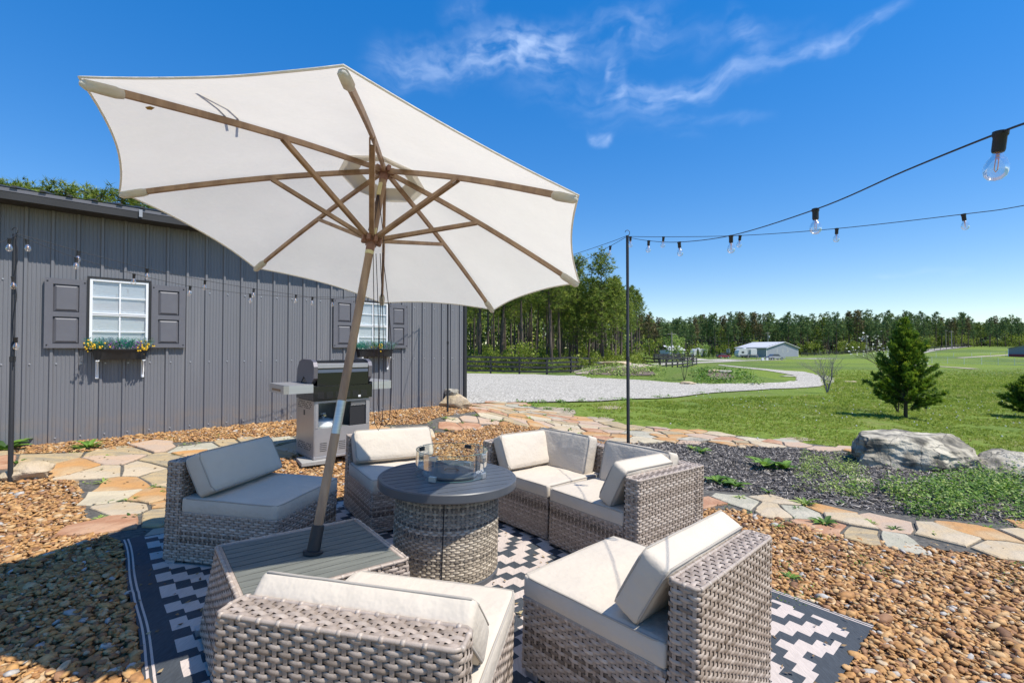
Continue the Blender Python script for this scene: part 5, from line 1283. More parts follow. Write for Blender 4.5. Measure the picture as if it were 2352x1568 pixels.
def grow(seed, h, kind='pine', crown0=.45, rad=2.2, tufts=420, tl=.55, nb=60, blades=7, dense=1., bw=.05):
    """returns trunk mesh, crown mesh for a conifer of height h"""
    g = random.Random(seed); T = MB(); k = 9; bend = (g.uniform(-.25, .25), g.uniform(-.25, .25)); pts = []; rs = []
    for i in range(k+1):
        s = i/k; pts.append(Vector((bend[0]*math.sin(s*2.4), bend[1]*math.sin(s*2), h*s*.97-.1))); rs.append(max(.015, .0135*h*(1-s)**.85+.012))
    T.tube(pts, rs, 7)
    V = []; n_t = 0; C = MB()
    def pos(s):
        i = min(k-1, int(s*k)); return pts[i].lerp(pts[i+1], s*k-i)
    pvs = []; ns_ = []; tn = []
    for b in range(nb):
        s = crown0+(1-crown0)*(b/nb)**.85; 
        if g.random() < .08: continue
        o = pos(min(.99, s)); a = b*2.4+g.uniform(-.6, .6); w_ = (1-(s-crown0)/(1-crown0)); L = rad*(.30+.75*w_**.8)*g.uniform(.6, 1.12)*min(1, .55+(s-crown0)*6)
        e = g.uniform(.02, .30)+.55*(1-w_); d = Vector((math.cos(a)*math.cos(e), math.sin(a)*math.cos(e), math.sin(e)))
        T.tube([o, o+d*L*.55, o+d*L+Vector((0, 0, .1*L))], [.028*h/12, .016*h/12, .006], 4, caps=False)
        m_ = max(3, int(tufts/nb*L/rad*1.4))
        for j in range(m_):
            s2 = g.uniform(.28, 1.05); sp_ = .30*L*(1.05-.5*s2)
            c = o+d*L*s2+Vector((g.gauss(0, sp_*.6), g.gauss(0, sp_*.6), g.gauss(.05*L, .13*L)))
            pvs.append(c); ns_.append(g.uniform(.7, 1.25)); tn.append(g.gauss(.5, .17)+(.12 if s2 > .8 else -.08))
    if crown0 > .3:
        for b in range(12):   # dead stubs below crown
            o = pos(g.uniform(.18, crown0)); a = g.uniform(0, 6.28); L = g.uniform(.3, 1.1); d = Vector((math.cos(a), math.sin(a), g.uniform(-.3, .4)))
            T.tube([o, o+d*L], [.018, .006], 3, caps=False)
    for c, s, t in zip(pvs, ns_, tn):
        C.tone = min(1, max(0, t))
        for q in range(blades):
            d = Vector((g.gauss(0, 1), g.gauss(0, 1), g.gauss(.35, .7))).normalized(); L = tl*s*g.uniform(.6, 1); w_ = d.orthogonal().normalized(); w_ = Matrix.Rotation(g.uniform(0, 6.28), 3, d) @ w_; w_ *= bw*g.uniform(.7, 1.3)
            p = c-d*L*.25; C.add([p-w_, p+w_, p+d*L], [(0, 1, 2)])
    return T, C
M_bark = mat('pine_bark', (.06, .045, .036), .95, col2=(.13, .10, .08), vscale=3, stretch=(1, 1, .25), bump=.8, bscale=9)
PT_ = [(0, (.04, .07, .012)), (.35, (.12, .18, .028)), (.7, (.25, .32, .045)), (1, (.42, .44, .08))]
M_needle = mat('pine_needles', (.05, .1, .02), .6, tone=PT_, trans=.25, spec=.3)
M_needled = mat('pine_needles_far', (.05, .1, .02), .7, tone=[(0, (.05, .10, .045)), (.5, (.14, .225, .08)), (1, (.32, .37, .12))], trans=.2, spec=.2)
M_needleb = mat('pine_needles_dry', (.1, .08, .03), .7, tone=[(0, (.08, .07, .03)), (.5, (.18, .15, .06)), (1, (.28, .22, .10))], trans=.2)
def pine_protos(seeds, **k):
    out = []
    for s in seeds:
        T, C = grow(s, **k); out.append((T.mesh('trunk', M_bark, smooth=True), C.mesh('crown', k.get('m', M_needle), tone=True)))
    return out
def pp(seeds, m, **k):
    out = []
    for s in seeds:
        T, C = grow(s, **k); out.append((T.mesh('trunk', M_bark, smooth=True), C.mesh('crown', m, tone=True)))
    return out
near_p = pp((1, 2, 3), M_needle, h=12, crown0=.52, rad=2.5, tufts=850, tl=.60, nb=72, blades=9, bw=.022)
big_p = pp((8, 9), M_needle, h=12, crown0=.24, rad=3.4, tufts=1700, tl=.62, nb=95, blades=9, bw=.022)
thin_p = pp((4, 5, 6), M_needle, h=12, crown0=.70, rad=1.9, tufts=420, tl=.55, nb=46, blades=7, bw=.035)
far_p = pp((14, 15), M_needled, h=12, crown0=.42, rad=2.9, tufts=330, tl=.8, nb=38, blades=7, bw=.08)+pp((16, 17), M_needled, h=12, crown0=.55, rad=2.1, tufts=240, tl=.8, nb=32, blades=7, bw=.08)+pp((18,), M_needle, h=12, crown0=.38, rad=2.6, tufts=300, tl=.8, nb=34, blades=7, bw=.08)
dry_p = pp((24, 25), M_needleb, h=12, crown0=.48, rad=1.9, tufts=200, tl=.9, nb=34, blades=6, bw=.10)
TR = {}
def tree(pr, p, h, label, group, name='pine_tree', cat='pine tree'):
    t = bpy.data.objects.new(name, None); COL.objects.link(t); t.location = (p[0], p[1], ter(p[0], p[1])); s = h/12
    t.scale = (s*rnd.uniform(.9, 1.1), s*rnd.uniform(.9, 1.1), s); t.rotation_euler = (rnd.uniform(-.02, .02), rnd.uniform(-.02, .02), rnd.uniform(0, 6.28))
    tag(t, label, cat, group); link(pr[0], 'trunk', t); link(pr[1], 'crown', t); return t
# near wood: front pines placed one by one  (image column, distance, top row)
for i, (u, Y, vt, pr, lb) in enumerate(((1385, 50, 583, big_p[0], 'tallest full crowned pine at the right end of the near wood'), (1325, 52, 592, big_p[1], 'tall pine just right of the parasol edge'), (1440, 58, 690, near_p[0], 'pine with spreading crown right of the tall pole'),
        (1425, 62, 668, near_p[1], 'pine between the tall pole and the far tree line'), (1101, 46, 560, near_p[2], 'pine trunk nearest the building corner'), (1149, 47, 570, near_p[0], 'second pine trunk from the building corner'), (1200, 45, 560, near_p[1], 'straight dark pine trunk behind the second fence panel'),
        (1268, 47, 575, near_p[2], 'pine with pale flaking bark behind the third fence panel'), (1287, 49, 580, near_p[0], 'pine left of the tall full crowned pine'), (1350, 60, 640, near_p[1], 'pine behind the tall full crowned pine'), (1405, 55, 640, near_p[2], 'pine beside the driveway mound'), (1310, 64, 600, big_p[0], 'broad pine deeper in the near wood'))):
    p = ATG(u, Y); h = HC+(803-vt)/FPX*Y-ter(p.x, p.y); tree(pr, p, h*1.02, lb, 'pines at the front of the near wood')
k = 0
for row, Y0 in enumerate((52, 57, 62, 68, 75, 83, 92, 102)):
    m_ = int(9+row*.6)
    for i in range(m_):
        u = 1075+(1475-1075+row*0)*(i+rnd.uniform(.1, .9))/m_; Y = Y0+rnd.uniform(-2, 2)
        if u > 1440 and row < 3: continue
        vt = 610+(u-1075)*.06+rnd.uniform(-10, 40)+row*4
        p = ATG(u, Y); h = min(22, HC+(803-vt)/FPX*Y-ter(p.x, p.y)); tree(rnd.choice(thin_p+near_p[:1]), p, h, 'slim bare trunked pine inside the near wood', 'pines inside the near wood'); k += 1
# behind the building
for i, (u, vt, Y) in enumerate(((-30, 412, 23), (20, 405, 24), (62, 420, 27), (110, 432, 26), (150, 420, 25), (190, 425, 27), (228, 432, 25), (262, 428, 26), (330, 440, 26), (85, 428, 30), (300, 436, 29), (395, 470, 28), (-80, 410, 25))):
    p = ATG(u, Y); h = HC+(803-vt)/FPX*Y-ter(p.x, p.y); tree(near_p[i % 3], p, h, 'pine whose top shows above the building roof', 'pines behind the metal building')
# far tree line
GRP = 'pines of the far tree line'
k = 0
for row in range(4):
    u = 1440
    while u < 2420:
        sp_ = rnd.uniform(13, 20); u += sp_
        Y = (170+row*13 if u < 1600 else 215+row*14)+rnd.uniform(-5, 5)-(10 if u > 2180 else 0)
        vt = 729+rnd.uniform(-14, 22)-(5 if 1950 < u < 2140 else 0)+(10 if u < 1580 else 0)+(6 if u > 2250 else 0)+(4 if 2150 < u < 2200 else 0)
        if u < 1500: vt = 722+rnd.uniform(-10, 12)
        p = ATG(u, Y); h = HC+(803-vt)/FPX*Y-ter(p.x, p.y)
        dry = rnd.random() < (.35 if 2140 < u < 2215 or u < 1620 else .10)
        tree(rnd.choice(dry_p if dry else far_p), p, h, 'brownish pine in the far tree line' if dry else 'dark green pine in the far tree line', 'brownish pines of the far tree line' if dry else GRP); k += 1
print('far', k)
M_under = mat('undergrowth_leaf', (.2, .3, .03), .6, tone=[(0, (.05, .08, .012)), (.45, (.18, .24, .025)), (.8, (.34, .40, .04)), (1, (.48, .50, .09))], trans=.35)
def shrubmesh(name, n, rx, ry, h, lsz, m, seed, top=1.):
    g = random.Random(seed); b = MB()
    cl = [(g.gauss(0, .45)*rx, g.gauss(0, .45)*ry, g.random()**.8*h*.85) for _ in range(max(6, n//60))]
    for i in range(n):
        c = g.choice(cl); p = Vector((c[0]+g.gauss(0, rx*.16), c[1]+g.gauss(0, ry*.16), max(.02, c[2]+g.gauss(0, h*.09)))); b.tone = min(1, max(0, g.gauss(.45, .2)+.25*(p.z/h-.5)))
        d = Vector((g.gauss(0, 1), g.gauss(0, 1), g.gauss(.3, .7))).normalized(); w_ = d.orthogonal().normalized(); w_ = Matrix.Rotation(g.uniform(0, 6.28), 3, d) @ w_; L = lsz*g.uniform(.6, 1.3)
        b.add([p, p+d*L*.5+w_*L*.3, p+d*L, p+d*L*.5-w_*L*.3], [(0, 1, 2, 3)])
    return b.mesh(name, m, tone=True)
def stemsmesh(n, rx, h, r, seed, m):
    g = random.Random(seed); b = MB()
    for i in range(n):
        a = g.uniform(0, 6.28); e = Vector((math.cos(a)*rx*g.random(), math.sin(a)*rx*g.random(), h*g.uniform(.7, 1))); b.tube([(0, 0, -.05), e*.4, e], [r, r*.7, r*.3], 4, caps=False)
    return b.mesh('stems', m)
usm = [shrubmesh('foliage', 620, 1.3, 1.3, 2.4, .20, M_under, s) for s in (1, 2, 3)]; ust = [stemsmesh(6, .7, 1.8, .03, s, M_bark) for s in (1, 2)]
def shrub(p, s, label, group=None, fm_=None, st=None, cat='shrub', name='shrub'):
    t = bpy.data.objects.new(name, None); COL.objects.link(t); t.location = (p[0], p[1], ter(p[0], p[1])-.03); t.scale = (s, s, s*rnd.uniform(.85, 1.2)); t.rotation_euler.z = rnd.uniform(0, 6.28)
    tag(t, label, cat, group); link(fm_ or rnd.choice(usm), 'foliage', t); link(st or rnd.choice(ust), 'stems', t); return t
for i in range(95):
    u = 1072+(1475-1072)*rnd.random(); Y = rnd.choice((43, 46, 50, 55, 60, 68, 78))+rnd.uniform(-2, 2)
    p = ATG(u, Y); shrub(p, rnd.uniform(.4, 1.05)*(1 if Y < 60 else 1.4), 'yellow green undergrowth shrub between the pine trunks', 'undergrowth shrubs of the near wood')
for i in range(70):
    u = rnd.uniform(1480, 2400); p = ATG(u, 188+rnd.uniform(-12, 16)+(30 if u > 1600 else -10)); shrub(p, rnd.uniform(1.2, 3.2), 'bright green shrub at the foot of the far tree line', 'undergrowth of the far tree line')
# a wood that closes the gaps
def woodmass(name, u0, u1, Y, vt, n, m, lsz):
    g = random.Random(5); b = MB()
    for i in range(n):
        u = g.uniform(u0, u1); Yq = Y+g.uniform(0, 30); z0 = ter(ray(u, 800)[0]*Yq, Yq); zt = HC+(803-vt-g.uniform(0, 14))/FPX*Yq; z = z0+(zt-z0)*g.random()**.7; ax = ray(u, 800)[0]
        p = Vector((ax*Yq, Yq, z)); b.tone = min(1, max(0, g.gauss(.3, .25))); d = Vector((g.gauss(0, 1), g.gauss(0, .5), g.gauss(.2, 1))).normalized(); w_ = d.orthogonal().normalized()*lsz*.5
        b.add([p-w_, p+w_, p+d*lsz*1.3], [(0, 1, 2)])
    return tag(b.obj(name, m, tone=True), kind='stuff')
woodmass('distant_wood', 1040, 1450, 108, 690, 15000, M_needle, .7)
woodmass('distant_wood', 1430, 2480, 275, 742, 34000, M_needled, 1.8)
woodmass('distant_wood', -700, 1040, 60, 640, 2500, M_needled, 1.4)
# bright broadleaf shrubs and small trees
for u, v, hh, lb, mm, wd in ((1335+0, 812, 26, 'pale flowering shrub behind the fence', M_leafl, 1.), (1480, 822, 40, 'bright yellow green bush right of the tall pole', M_leafl, .9), (1462, 815, 34, 'grey green round bush beside the dirt track', None, 1.), (1553, 805, 60, 'bright green leafy tree before the far pines', M_leafl, .9), (1622, 806, 36, 'small light green tree behind the white trailer', M_leafl, 1.), (1365, 818, 30, 'low pale shrub at the wood edge', M_leafl, 1.3), (2130, 800, 30, 'lime green tree at the far road', M_leafl, .8), (1270, 826, 26, 'fresh green fern patch behind the fence', M_leafl, 1.8)):
    Y = {1335: 44, 1480: 58, 1462: 75, 1553: 120, 1622: 150, 1365: 46, 2130: 210, 1270: 41}[u]; p = ATG(u, Y); hm = hh/FPX*Y
    m_ = mm or mat('sage_leaf', (.1, .15, .1), .7, tone=[(0, (.05, .08, .05)), (1, (.18, .24, .17))], trans=.3)
    shrub(p, 1., lb, None, shrubmesh('foliage', 900, hm*.42*wd, hm*.42*wd, hm*1.0, hm*.07, m_, int(u)), stemsmesh(5, hm*.3, hm*.8, hm*.012, 4, M_bark), name='bush', cat='bush')
# row of young firs by the trailer
for i, (u, v, hh) in enumerate(((1603, 831, 21), (1617, 831, 17), (1628, 829, 19), (1637, 829, 24), (1653, 829, 19))):
    pass

# ---------------- garden trees ----------------
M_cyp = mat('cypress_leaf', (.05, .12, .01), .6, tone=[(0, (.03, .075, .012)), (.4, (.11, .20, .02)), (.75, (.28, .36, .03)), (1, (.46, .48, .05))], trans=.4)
def cypress(p, h, w_, label, seed, lean_=0.):
    g = random.Random(seed); t = thing('cypress_tree', label, 'conifer', loc=(p[0], p[1], ter(p[0], p[1])-.02)); T = MB(); C = MB()
    T.tube([(0, 0, -.05), (.02, 0, h*.3), (0, .02, h*.6), (0, 0, h*.95)], [.05, .038, .022, .006], 8)
    nb = 150
    for b in range(nb):
        s = .07+.93*(b/nb)**.9; a = b*2.39996+g.uniform(-.3, .3); pr = (1-s)**.75*(.55+.45*min(1, s/.18)); L = w_*max(.10, pr)*g.uniform(.7, 1.18)
        e = .30+.75*s+g.uniform(-.12, .12); o = Vector((0, 0, s*h*.86)); d = Vector((math.cos(a)*math.cos(e), math.sin(a)*math.cos(e), math.sin(e)))
        tip = o+d*L+Vector((0, 0, .10*L)); T.tube([o, o+d*L*.5, tip], [.010, .006, .002], 4, caps=False)
        m_ = int(12+L*115)
        for j in range(m_):
            u_ = g.uniform(.22, 1.); c = o.lerp(tip, u_); sd = d.cross(Vector((0, 0, 1))).normalized(); c = c+sd*g.gauss(0, .07*(1.15-u_))+Vector((0, 0, g.gauss(0, .03)))
            sp_ = (d*1.3+sd*g.gauss(0, .8)+Vector((0, 0, g.uniform(-.1, .7)))).normalized(); ln = g.uniform(.07, .13); n_ = sp_.cross(Vector((g.gauss(0, 1), g.gauss(0, 1), g.gauss(0, 1)))).normalized()*ln*.17
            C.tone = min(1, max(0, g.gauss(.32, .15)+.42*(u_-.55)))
            for q in (-.55, 0, .55):
                dd = (sp_+n_.normalized()*q).normalized(); C.add([c, c+dd*ln*.45+n_*.8, c+dd*ln, c+dd*ln*.45-n_*.8], [(0, 1, 2, 3)])
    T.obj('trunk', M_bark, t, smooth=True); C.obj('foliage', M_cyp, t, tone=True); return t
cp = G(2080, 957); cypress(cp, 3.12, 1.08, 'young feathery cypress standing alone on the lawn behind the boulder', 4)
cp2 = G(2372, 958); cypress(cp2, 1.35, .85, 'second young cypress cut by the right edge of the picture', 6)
def branchy(name, p, h, label, cat, seed, m, stems=7, spread=.45, leaves=None, lm=None, leafsz=.05, nleaf=0, dirn=(0, 0), r0=.018, levels=4):
    g = random.Random(seed); t = thing(name, label, cat, loc=(p[0], p[1], ter(p[0], p[1])-.02)); T = MB(); tips = []
    def br(o, d, L, r, lv):
        k = o+d*L*.5+Vector((g.gauss(0, .03), g.gauss(0, .03), 0))*L; e = o+d*L; T.tube([o, k, e], [r, r*.8, r*.6], 4, caps=False); tips.append((e, d))
        if lv > 0:
            for i in range(g.choice((2, 2, 3))):
                dd = (d+Vector((g.gauss(0, .38), g.gauss(0, .38), g.gauss(.02, .25)))).normalized(); br(e if i == 0 else o.lerp(e, g.uniform(.4, 1)), dd, L*g.uniform(.6, .85), r*.58, lv-1)
    for i in range(stems):
        a = 6.28*i/stems+g.uniform(-.4, .4); d = Vector((math.cos(a)*spread+dirn[0], math.sin(a)*spread+dirn[1], 1)).normalized(); br(Vector((0, 0, -.03)), d, h*.40*g.uniform(.8, 1.1), r0, levels)
    T.obj('branches' if stems > 1 else 'trunk', m, t, smooth=True)
    if nleaf:
        b = MB()
        for i in range(nleaf):
            e, d = g.choice(tips[len(tips)//3:]); c = e+Vector((g.gauss(0, .05), g.gauss(0, .05), g.gauss(0, .04))); n_ = Vector((g.gauss(0, .5), g.gauss(0, .5), 1)).normalized(); x_ = n_.orthogonal().normalized()*leafsz*g.uniform(.6, 1.2); y_ = n_.cross(x_)
            b.tone = g.random(); b.add([c-x_, c-y_, c+x_, c+y_], [(0, 1, 2, 3)])
        o = b.obj(leaves, lm, t, tone=True)
    return t
M_greybark = mat('grey_twig', (.28, .26, .25), .9, col2=(.16, .14, .14), vscale=8)
M_blossom = mat('blossom', (.75, .75, .70), .8, trans=.2)
branchy('bare_bush', G(1900, 902), 2.0, 'leafless many stemmed bush on the lawn beside the driveway loop', 'bush', 3, M_greybark, stems=8, spread=.26, r0=.022)
dg = cp+Vector((.85, 1.3, 0)); branchy('dogwood_tree', dg, 2.55, 'white flowering dogwood growing behind the young cypress', 'flowering tree', 8, M_bark, stems=5, spread=.2, leaves='blossoms', lm=M_blossom, leafsz=.030, nleaf=330, dirn=(-.16, 0), r0=.02)
branchy('sapling', G(1572, 873), 2.0, 'thin young tree with sparse yellow leaves beside the driveway', 'sapling', 12, M_bark, stems=3, spread=.22, leaves='foliage', lm=M_leafl, leafsz=.05, nleaf=150, r0=.02)
M_leafold = mat('russet_leaf', (.2, .1, .05), .7, tone=[(0, (.10, .09, .03)), (1, (.28, .22, .06))])
sl_ = G(2127, 951); t = thing('path_lamp', 'small black solar lamp stuck in the lawn right of the cypress', 'garden lamp', loc=sl_)
MB().lathe([(.006, 0), (.006, .17)], 6).obj('stake', M_blackm, t); MB().lathe([(.03, .17), (.032, .22), (.05, .225), (.05, .235), (.015, .25)], 10).obj('lamp_head', M_blackm, t)

# ---------------- fences ----------------
M_fblack = mat('fence_black', (.018, .018, .020), .7, col2=(.035, .035, .036), vscale=3, bump=.3, bscale=20)
def fence(P, h, rails, label, cat='fence', group=None, m=None, name='board_fence', pw=.07, rh=.075, wire=False):
    m = m or M_fblack; P = [Vector((p[0], p[1], ter(p[0], p[1]))) for p in P]; o = P[0]; t = thing(name, label, cat, group=group, loc=o)
    for i, p in enumerate(P):
        b = MB(); q = p-o; nx = P[min(i+1, len(P)-1)]-P[max(i-1, 0)]; a = math.atan2(nx.y, nx.x)
        b.box((-pw, -pw, -.1), (pw, pw, h+.03), Matrix.Translation(q) @ Matrix.Rotation(a, 4, 'Z')); b.obj('post', m, t)
    for a, c in zip(P, P[1:]):
        d = (c-a); s_ = Vector((d.y, -d.x, 0)).normalized()*(pw+.012)
        for r in range(rails):
            z = h*(.14+.80*r/max(1, rails-1)) if rails > 1 else h*.7
            v, f = beam(a-o+s_+Vector((0, 0, z)), c-o+s_+Vector((0, 0, z)), .03 if not wire else .02, (rh*2 if not wire else .02), Vector((0, 0, 1)))
            MB().add(v, f).obj('rail' if not wire else 'tape', m, t)
    return t
fz = lambda x, y: (1059.6+.2734*x, 784+.2734*y)
f1p = [ATG(u, Y) for u, Y in ((985, 37.5), (1056, 37.8), (1127, 38), (1193, 38), (1256, 38.5), (1311, 39.5), (1354, 46), (1385, 50))]
fence(f1p, 1.36, 4, 'black four board fence running along the edge of the near pine wood')
f2p = [ATG(u, Y) for u, Y in ((1478, 56), (1515.7, 50), (1530, 51), (1544, 53), (1556, 56), (1568, 60), (1579, 64), (1590, 69), (1600, 75))]
fence([ATG(1398, 60), ATG(1440, 58)]+f2p, 1.36, 4, 'black four board fence running back from behind the mound')
fence([ATG(u, Y) for u, Y in ((1503, 92), (1513, 93), (1523, 94), (1533, 95), (1543, 96), (1553, 97), (1563, 98), (1573, 98), (1583, 98), (1593, 97))], 1.5, 5, 'black grid fence of a small paddock beyond the driveway')
fence([ATG(u, Y) for u, Y in ((1500, 104), (1512, 105), (1524, 106), (1536, 107), (1548, 107), (1560, 107), (1572, 107))], 1.5, 5, 'rear black grid fence of the small paddock')
fence([ATG(u, 165) for u in (1560, 1585, 1610, 1636, 1652, 1666, 1680)], 1.3, 3, 'dark fence behind the young firs left of the grey barn')
fence([ATG(u, 172+i*3) for i, u in enumerate((1840, 1855, 1870, 1886, 1902, 1918, 1934, 1950, 1966, 1982, 1998, 2014))], 1.3, 3, 'dark rail fence running right from the grey barn')
fence([ATG(u, Y) for u, Y in ((2118, 165), (2132, 167), (2146, 170), (2160, 174), (2174, 179), (2188, 186), (2200, 194), (2211, 204), (2222, 216), (2234, 232))], 1.3, 3, 'dark fence following the gravel lane up the hill')
M_tape = mat('white_tape', (.7, .7, .7), .6)
fence([ATG(u, Y) for u, Y in ((2105, 84), (2140, 82), (2176, 80), (2214, 78), (2254, 76), (2292, 74), (2330, 73), (2370, 72))], 1.1, 3, 'white tape fence crossing the field at the right', m=M_tape, name='tape_fence', wire=True, pw=.02)
fence([ATG(u, Y) for u, Y in ((2110, 120), (2150, 116), (2190, 112), (2232, 110), (2275, 112), (2310, 118))], 1.1, 2, 'farther white tape fence in the field', m=M_tape, name='tape_fence', wire=True, pw=.02)
b = MB()
for a, (u, v) in enumerate(((2115, 839), (2180, 843), (2245, 847))): pass
road('sand_strip', [(2105, 838), (2150, 841), (2200, 844), (2240, 847)], 1.2, M_dirt)
road('worn_track', [(2200, 822), (2260, 818), (2310, 815), (2330, 813)], 1.5, M_dirt)
# bare soil and mulch on the mounds
M_soil = mat('mound_soil', (.12, .095, .075), .95, col2=(.20, .15, .11), vscale=2, bump=.8, bscale=9)
tag(sheet('mound_soil', plan([(1352, 852), (1380, 848), (1420, 846), (1470, 846), (1500, 855), (1512, 861), (1460, 862), (1400, 862), (1360, 860)]), .04, M_soil, .6, .12), kind='structure')
tag(sheet('mound_soil', plan([(1622, 860), (1640, 850), (1668, 856), (1690, 866), (1680, 872), (1640, 872)]), .04, M_soil, .6, .15), kind='structure')
for i, (u0, u1, v0, v1_2, n, s) in enumerate(((1345, 1520, 838, 864, 46, .16), (1600, 1730, 846, 884, 40, .16))):
    P = [G(rnd.uniform(u0, u1), rnd.uniform(v0, v1_2))[:2] for _ in range(n)]
    leafpatch('ground_cover', None, P, 40, .3, .55, .13, M_leafg if i else M_leafl, seed=20+i)
# edge tufts along the driveway
P = [G(u+rnd.uniform(-12, 12), v+rnd.uniform(-3, 3))[:2] for u, v in [(x*.3125+1041.25, y*.3125+551.25) for x, y in ((500, 1192), (620, 1188), (760, 1186), (800, 1192), (960, 1178), (1100, 1176), (1230, 1170), (1290, 1165), (1500, 1152), (1560, 1150), (1800, 1124), (1960, 1108), (560, 1225), (700, 1240), (850, 1255))] for _ in range(5)]
leafpatch('ground_cover', None, P, 16, .07, .14, .05, M_leafg, seed=33)

# ---------------- far buildings and vehicles ----------------
M_sid = mat('grey_siding', (.25, .27, .31), .6, var=.06); M_rfl = mat('pale_metal_roof', (.50, .50, .51), .5, metal=.0, var=.05)
M_trim = mat('white_trim', (.78, .78, .78), .5)
def fr(p, q):      # frame: origin p, x towards q
    d = (q-p); d.z = 0; L = d.length; d.normalize(); n_ = Vector((-d.y, d.x, 0)); return Matrix(((d.x, n_.x, 0, p.x), (d.y, n_.y, 0, p.y), (0, 0, 1, p.z), (0, 0, 0, 1))), L
b0 = ATG(1760, 150); b1 = ATG(1833, 163); b0.z = b1.z = min(b0.z, b1.z)-.1
Mb, GL = fr(b0, b1); BL = 9.8; EH = 2.95; RH = 4.75; zb = HC-(818.5-803)/FPX*150-b0.z
Mb = Mb @ Matrix.Translation((0, 0, zb))
barn = thing('grey_barn', 'long low grey barn with pale metal roof across the field', 'barn', mat=Mb)
MB().add([(0, 0, -.6), (GL, 0, -.6), (GL, 0, EH), (GL*.53, 0, RH), (0, 0, EH)], [(0, 1, 2, 3, 4)]).obj('gable_wall', M_sid, barn)
MB().add([(0, 0, -.6), (0, BL, -.6), (0, BL, EH), (0, 0, EH)], [(3, 2, 1, 0)]).add([(GL, 0, -.6), (GL, BL, -.6), (GL, BL, EH), (GL, 0, EH)], [(0, 1, 2, 3)]).add([(0, BL, -.6), (GL, BL, -.6), (GL, BL, EH), (GL*.53, BL, RH), (0, BL, EH)], [(4, 3, 2, 1, 0)]).obj('side_wall', M_sid, barn)
for i in range(16):
    z = -.1+i*.30; 
    if z > RH-.2: break
    x0 = 0 if z < EH else (z-EH)/(RH-EH)*GL*.53; x1 = GL if z < EH else GL-(z-EH)/(RH-EH)*GL*.47
    MB().add([(x0, -.035, z), (x1, -.035, z), (x1, -.002, z+.28), (x0, -.002, z+.28), (x0, -.002, z), (x1, -.002, z)], [(0, 1, 2, 3), (0, 4, 5, 1)]).obj('siding_board', M_sid, barn)
rf = MB(); ov = .5
for x0, z0, x1, z1 in ((-ov, EH-.18, GL*.53, RH+.05), (GL+ov, EH-.18, GL*.53, RH+.05)):
    rf.add([(x0, -ov, z0), (x0, BL+ov, z0), (x1, BL+ov, z1), (x1, -ov, z1), (x0, -ov, z0-.14), (x0, BL+ov, z0-.14), (x1, BL+ov, z1-.14), (x1, -ov, z1-.14)], [(0, 1, 2, 3), (7, 6, 5, 4), (0, 3, 7, 4), (0, 4, 5, 1), (1, 5, 6, 2)])
rf.obj('roof', M_rfl, barn)
for x in (.0, GL-.22): MB().box((x, -.06, -.4), (x+.22, -.036, EH)).obj('corner_board', M_trim, barn)
def bwin(x, z, w_, h, par, side=False):
    b = MB()
    if side: b.box((-.06, x, z), (-.01, x+w_, z+h))
    else: b.box((x, -.07, z), (x+w_, -.04, z+h))
    o = b.obj('window', M_trim, par); c = MB()
    for k in range(2):
        z_ = z+.12+k*(h/2-.03)
        if side: c.box((-.07, x+.12, z_), (-.061, x+w_-.12, z_+h/2-.18))
        else: c.box((x+.1, -.08, z_), (x+w_-.1, -.071, z_+h/2-.15))
    c.obj('pane', MATS.get('dark_pane') or mat('dark_pane', (.05, .07, .10), .1), o)
for x in (.30, .48, .64): bwin(GL*x, 1.2, .5, 1.3, barn)
for y in (4., 12.): bwin(y, 1.1, 1.2, 1.3, barn, True)
# red and grey shed at the right edge
s0 = ATG(2316, 118); s1 = ATG(2380, 112); s1.z = s0.z; Ms, SL = fr(s0, s1)
shd = thing('field_shed', 'grey blue shed with red base boards at the right edge of the field', 'shed', mat=Ms)
MB().add([(0, 0, -.3), (SL, 0, -.3), (SL, 0, 3.1), (3.3, 0, 2.6), (0, 0, 2.0), (0, 5, -.3), (0, 5, 2.)], [(0, 1, 2, 3, 4), (4, 6, 5, 0)]).obj('wall', mat('shed_blue', (.17, .21, .27), .6), shd)
MB().box((-.02, -.03, -.3), (SL, -.002, .55)).obj('base_board', mat('barn_red', (.30, .03, .04), .6), shd)
MB().add([(-.4, -.4, 1.98), (3.4, -.4, 2.72), (SL, -.4, 3.3), (SL, 5, 3.3), (3.4, 5, 2.72), (-.4, 5, 1.98)], [(0, 1, 4, 5), (1, 2, 3, 4)]).box((-.05, -.06, -.3), (.12, -.031, 2.)).obj('roof', M_trim, shd)
MB().box((3.4, .4, 2.5), (SL, 3, 4.1)).obj('raised_centre', MATS['shed_blue'], shd)
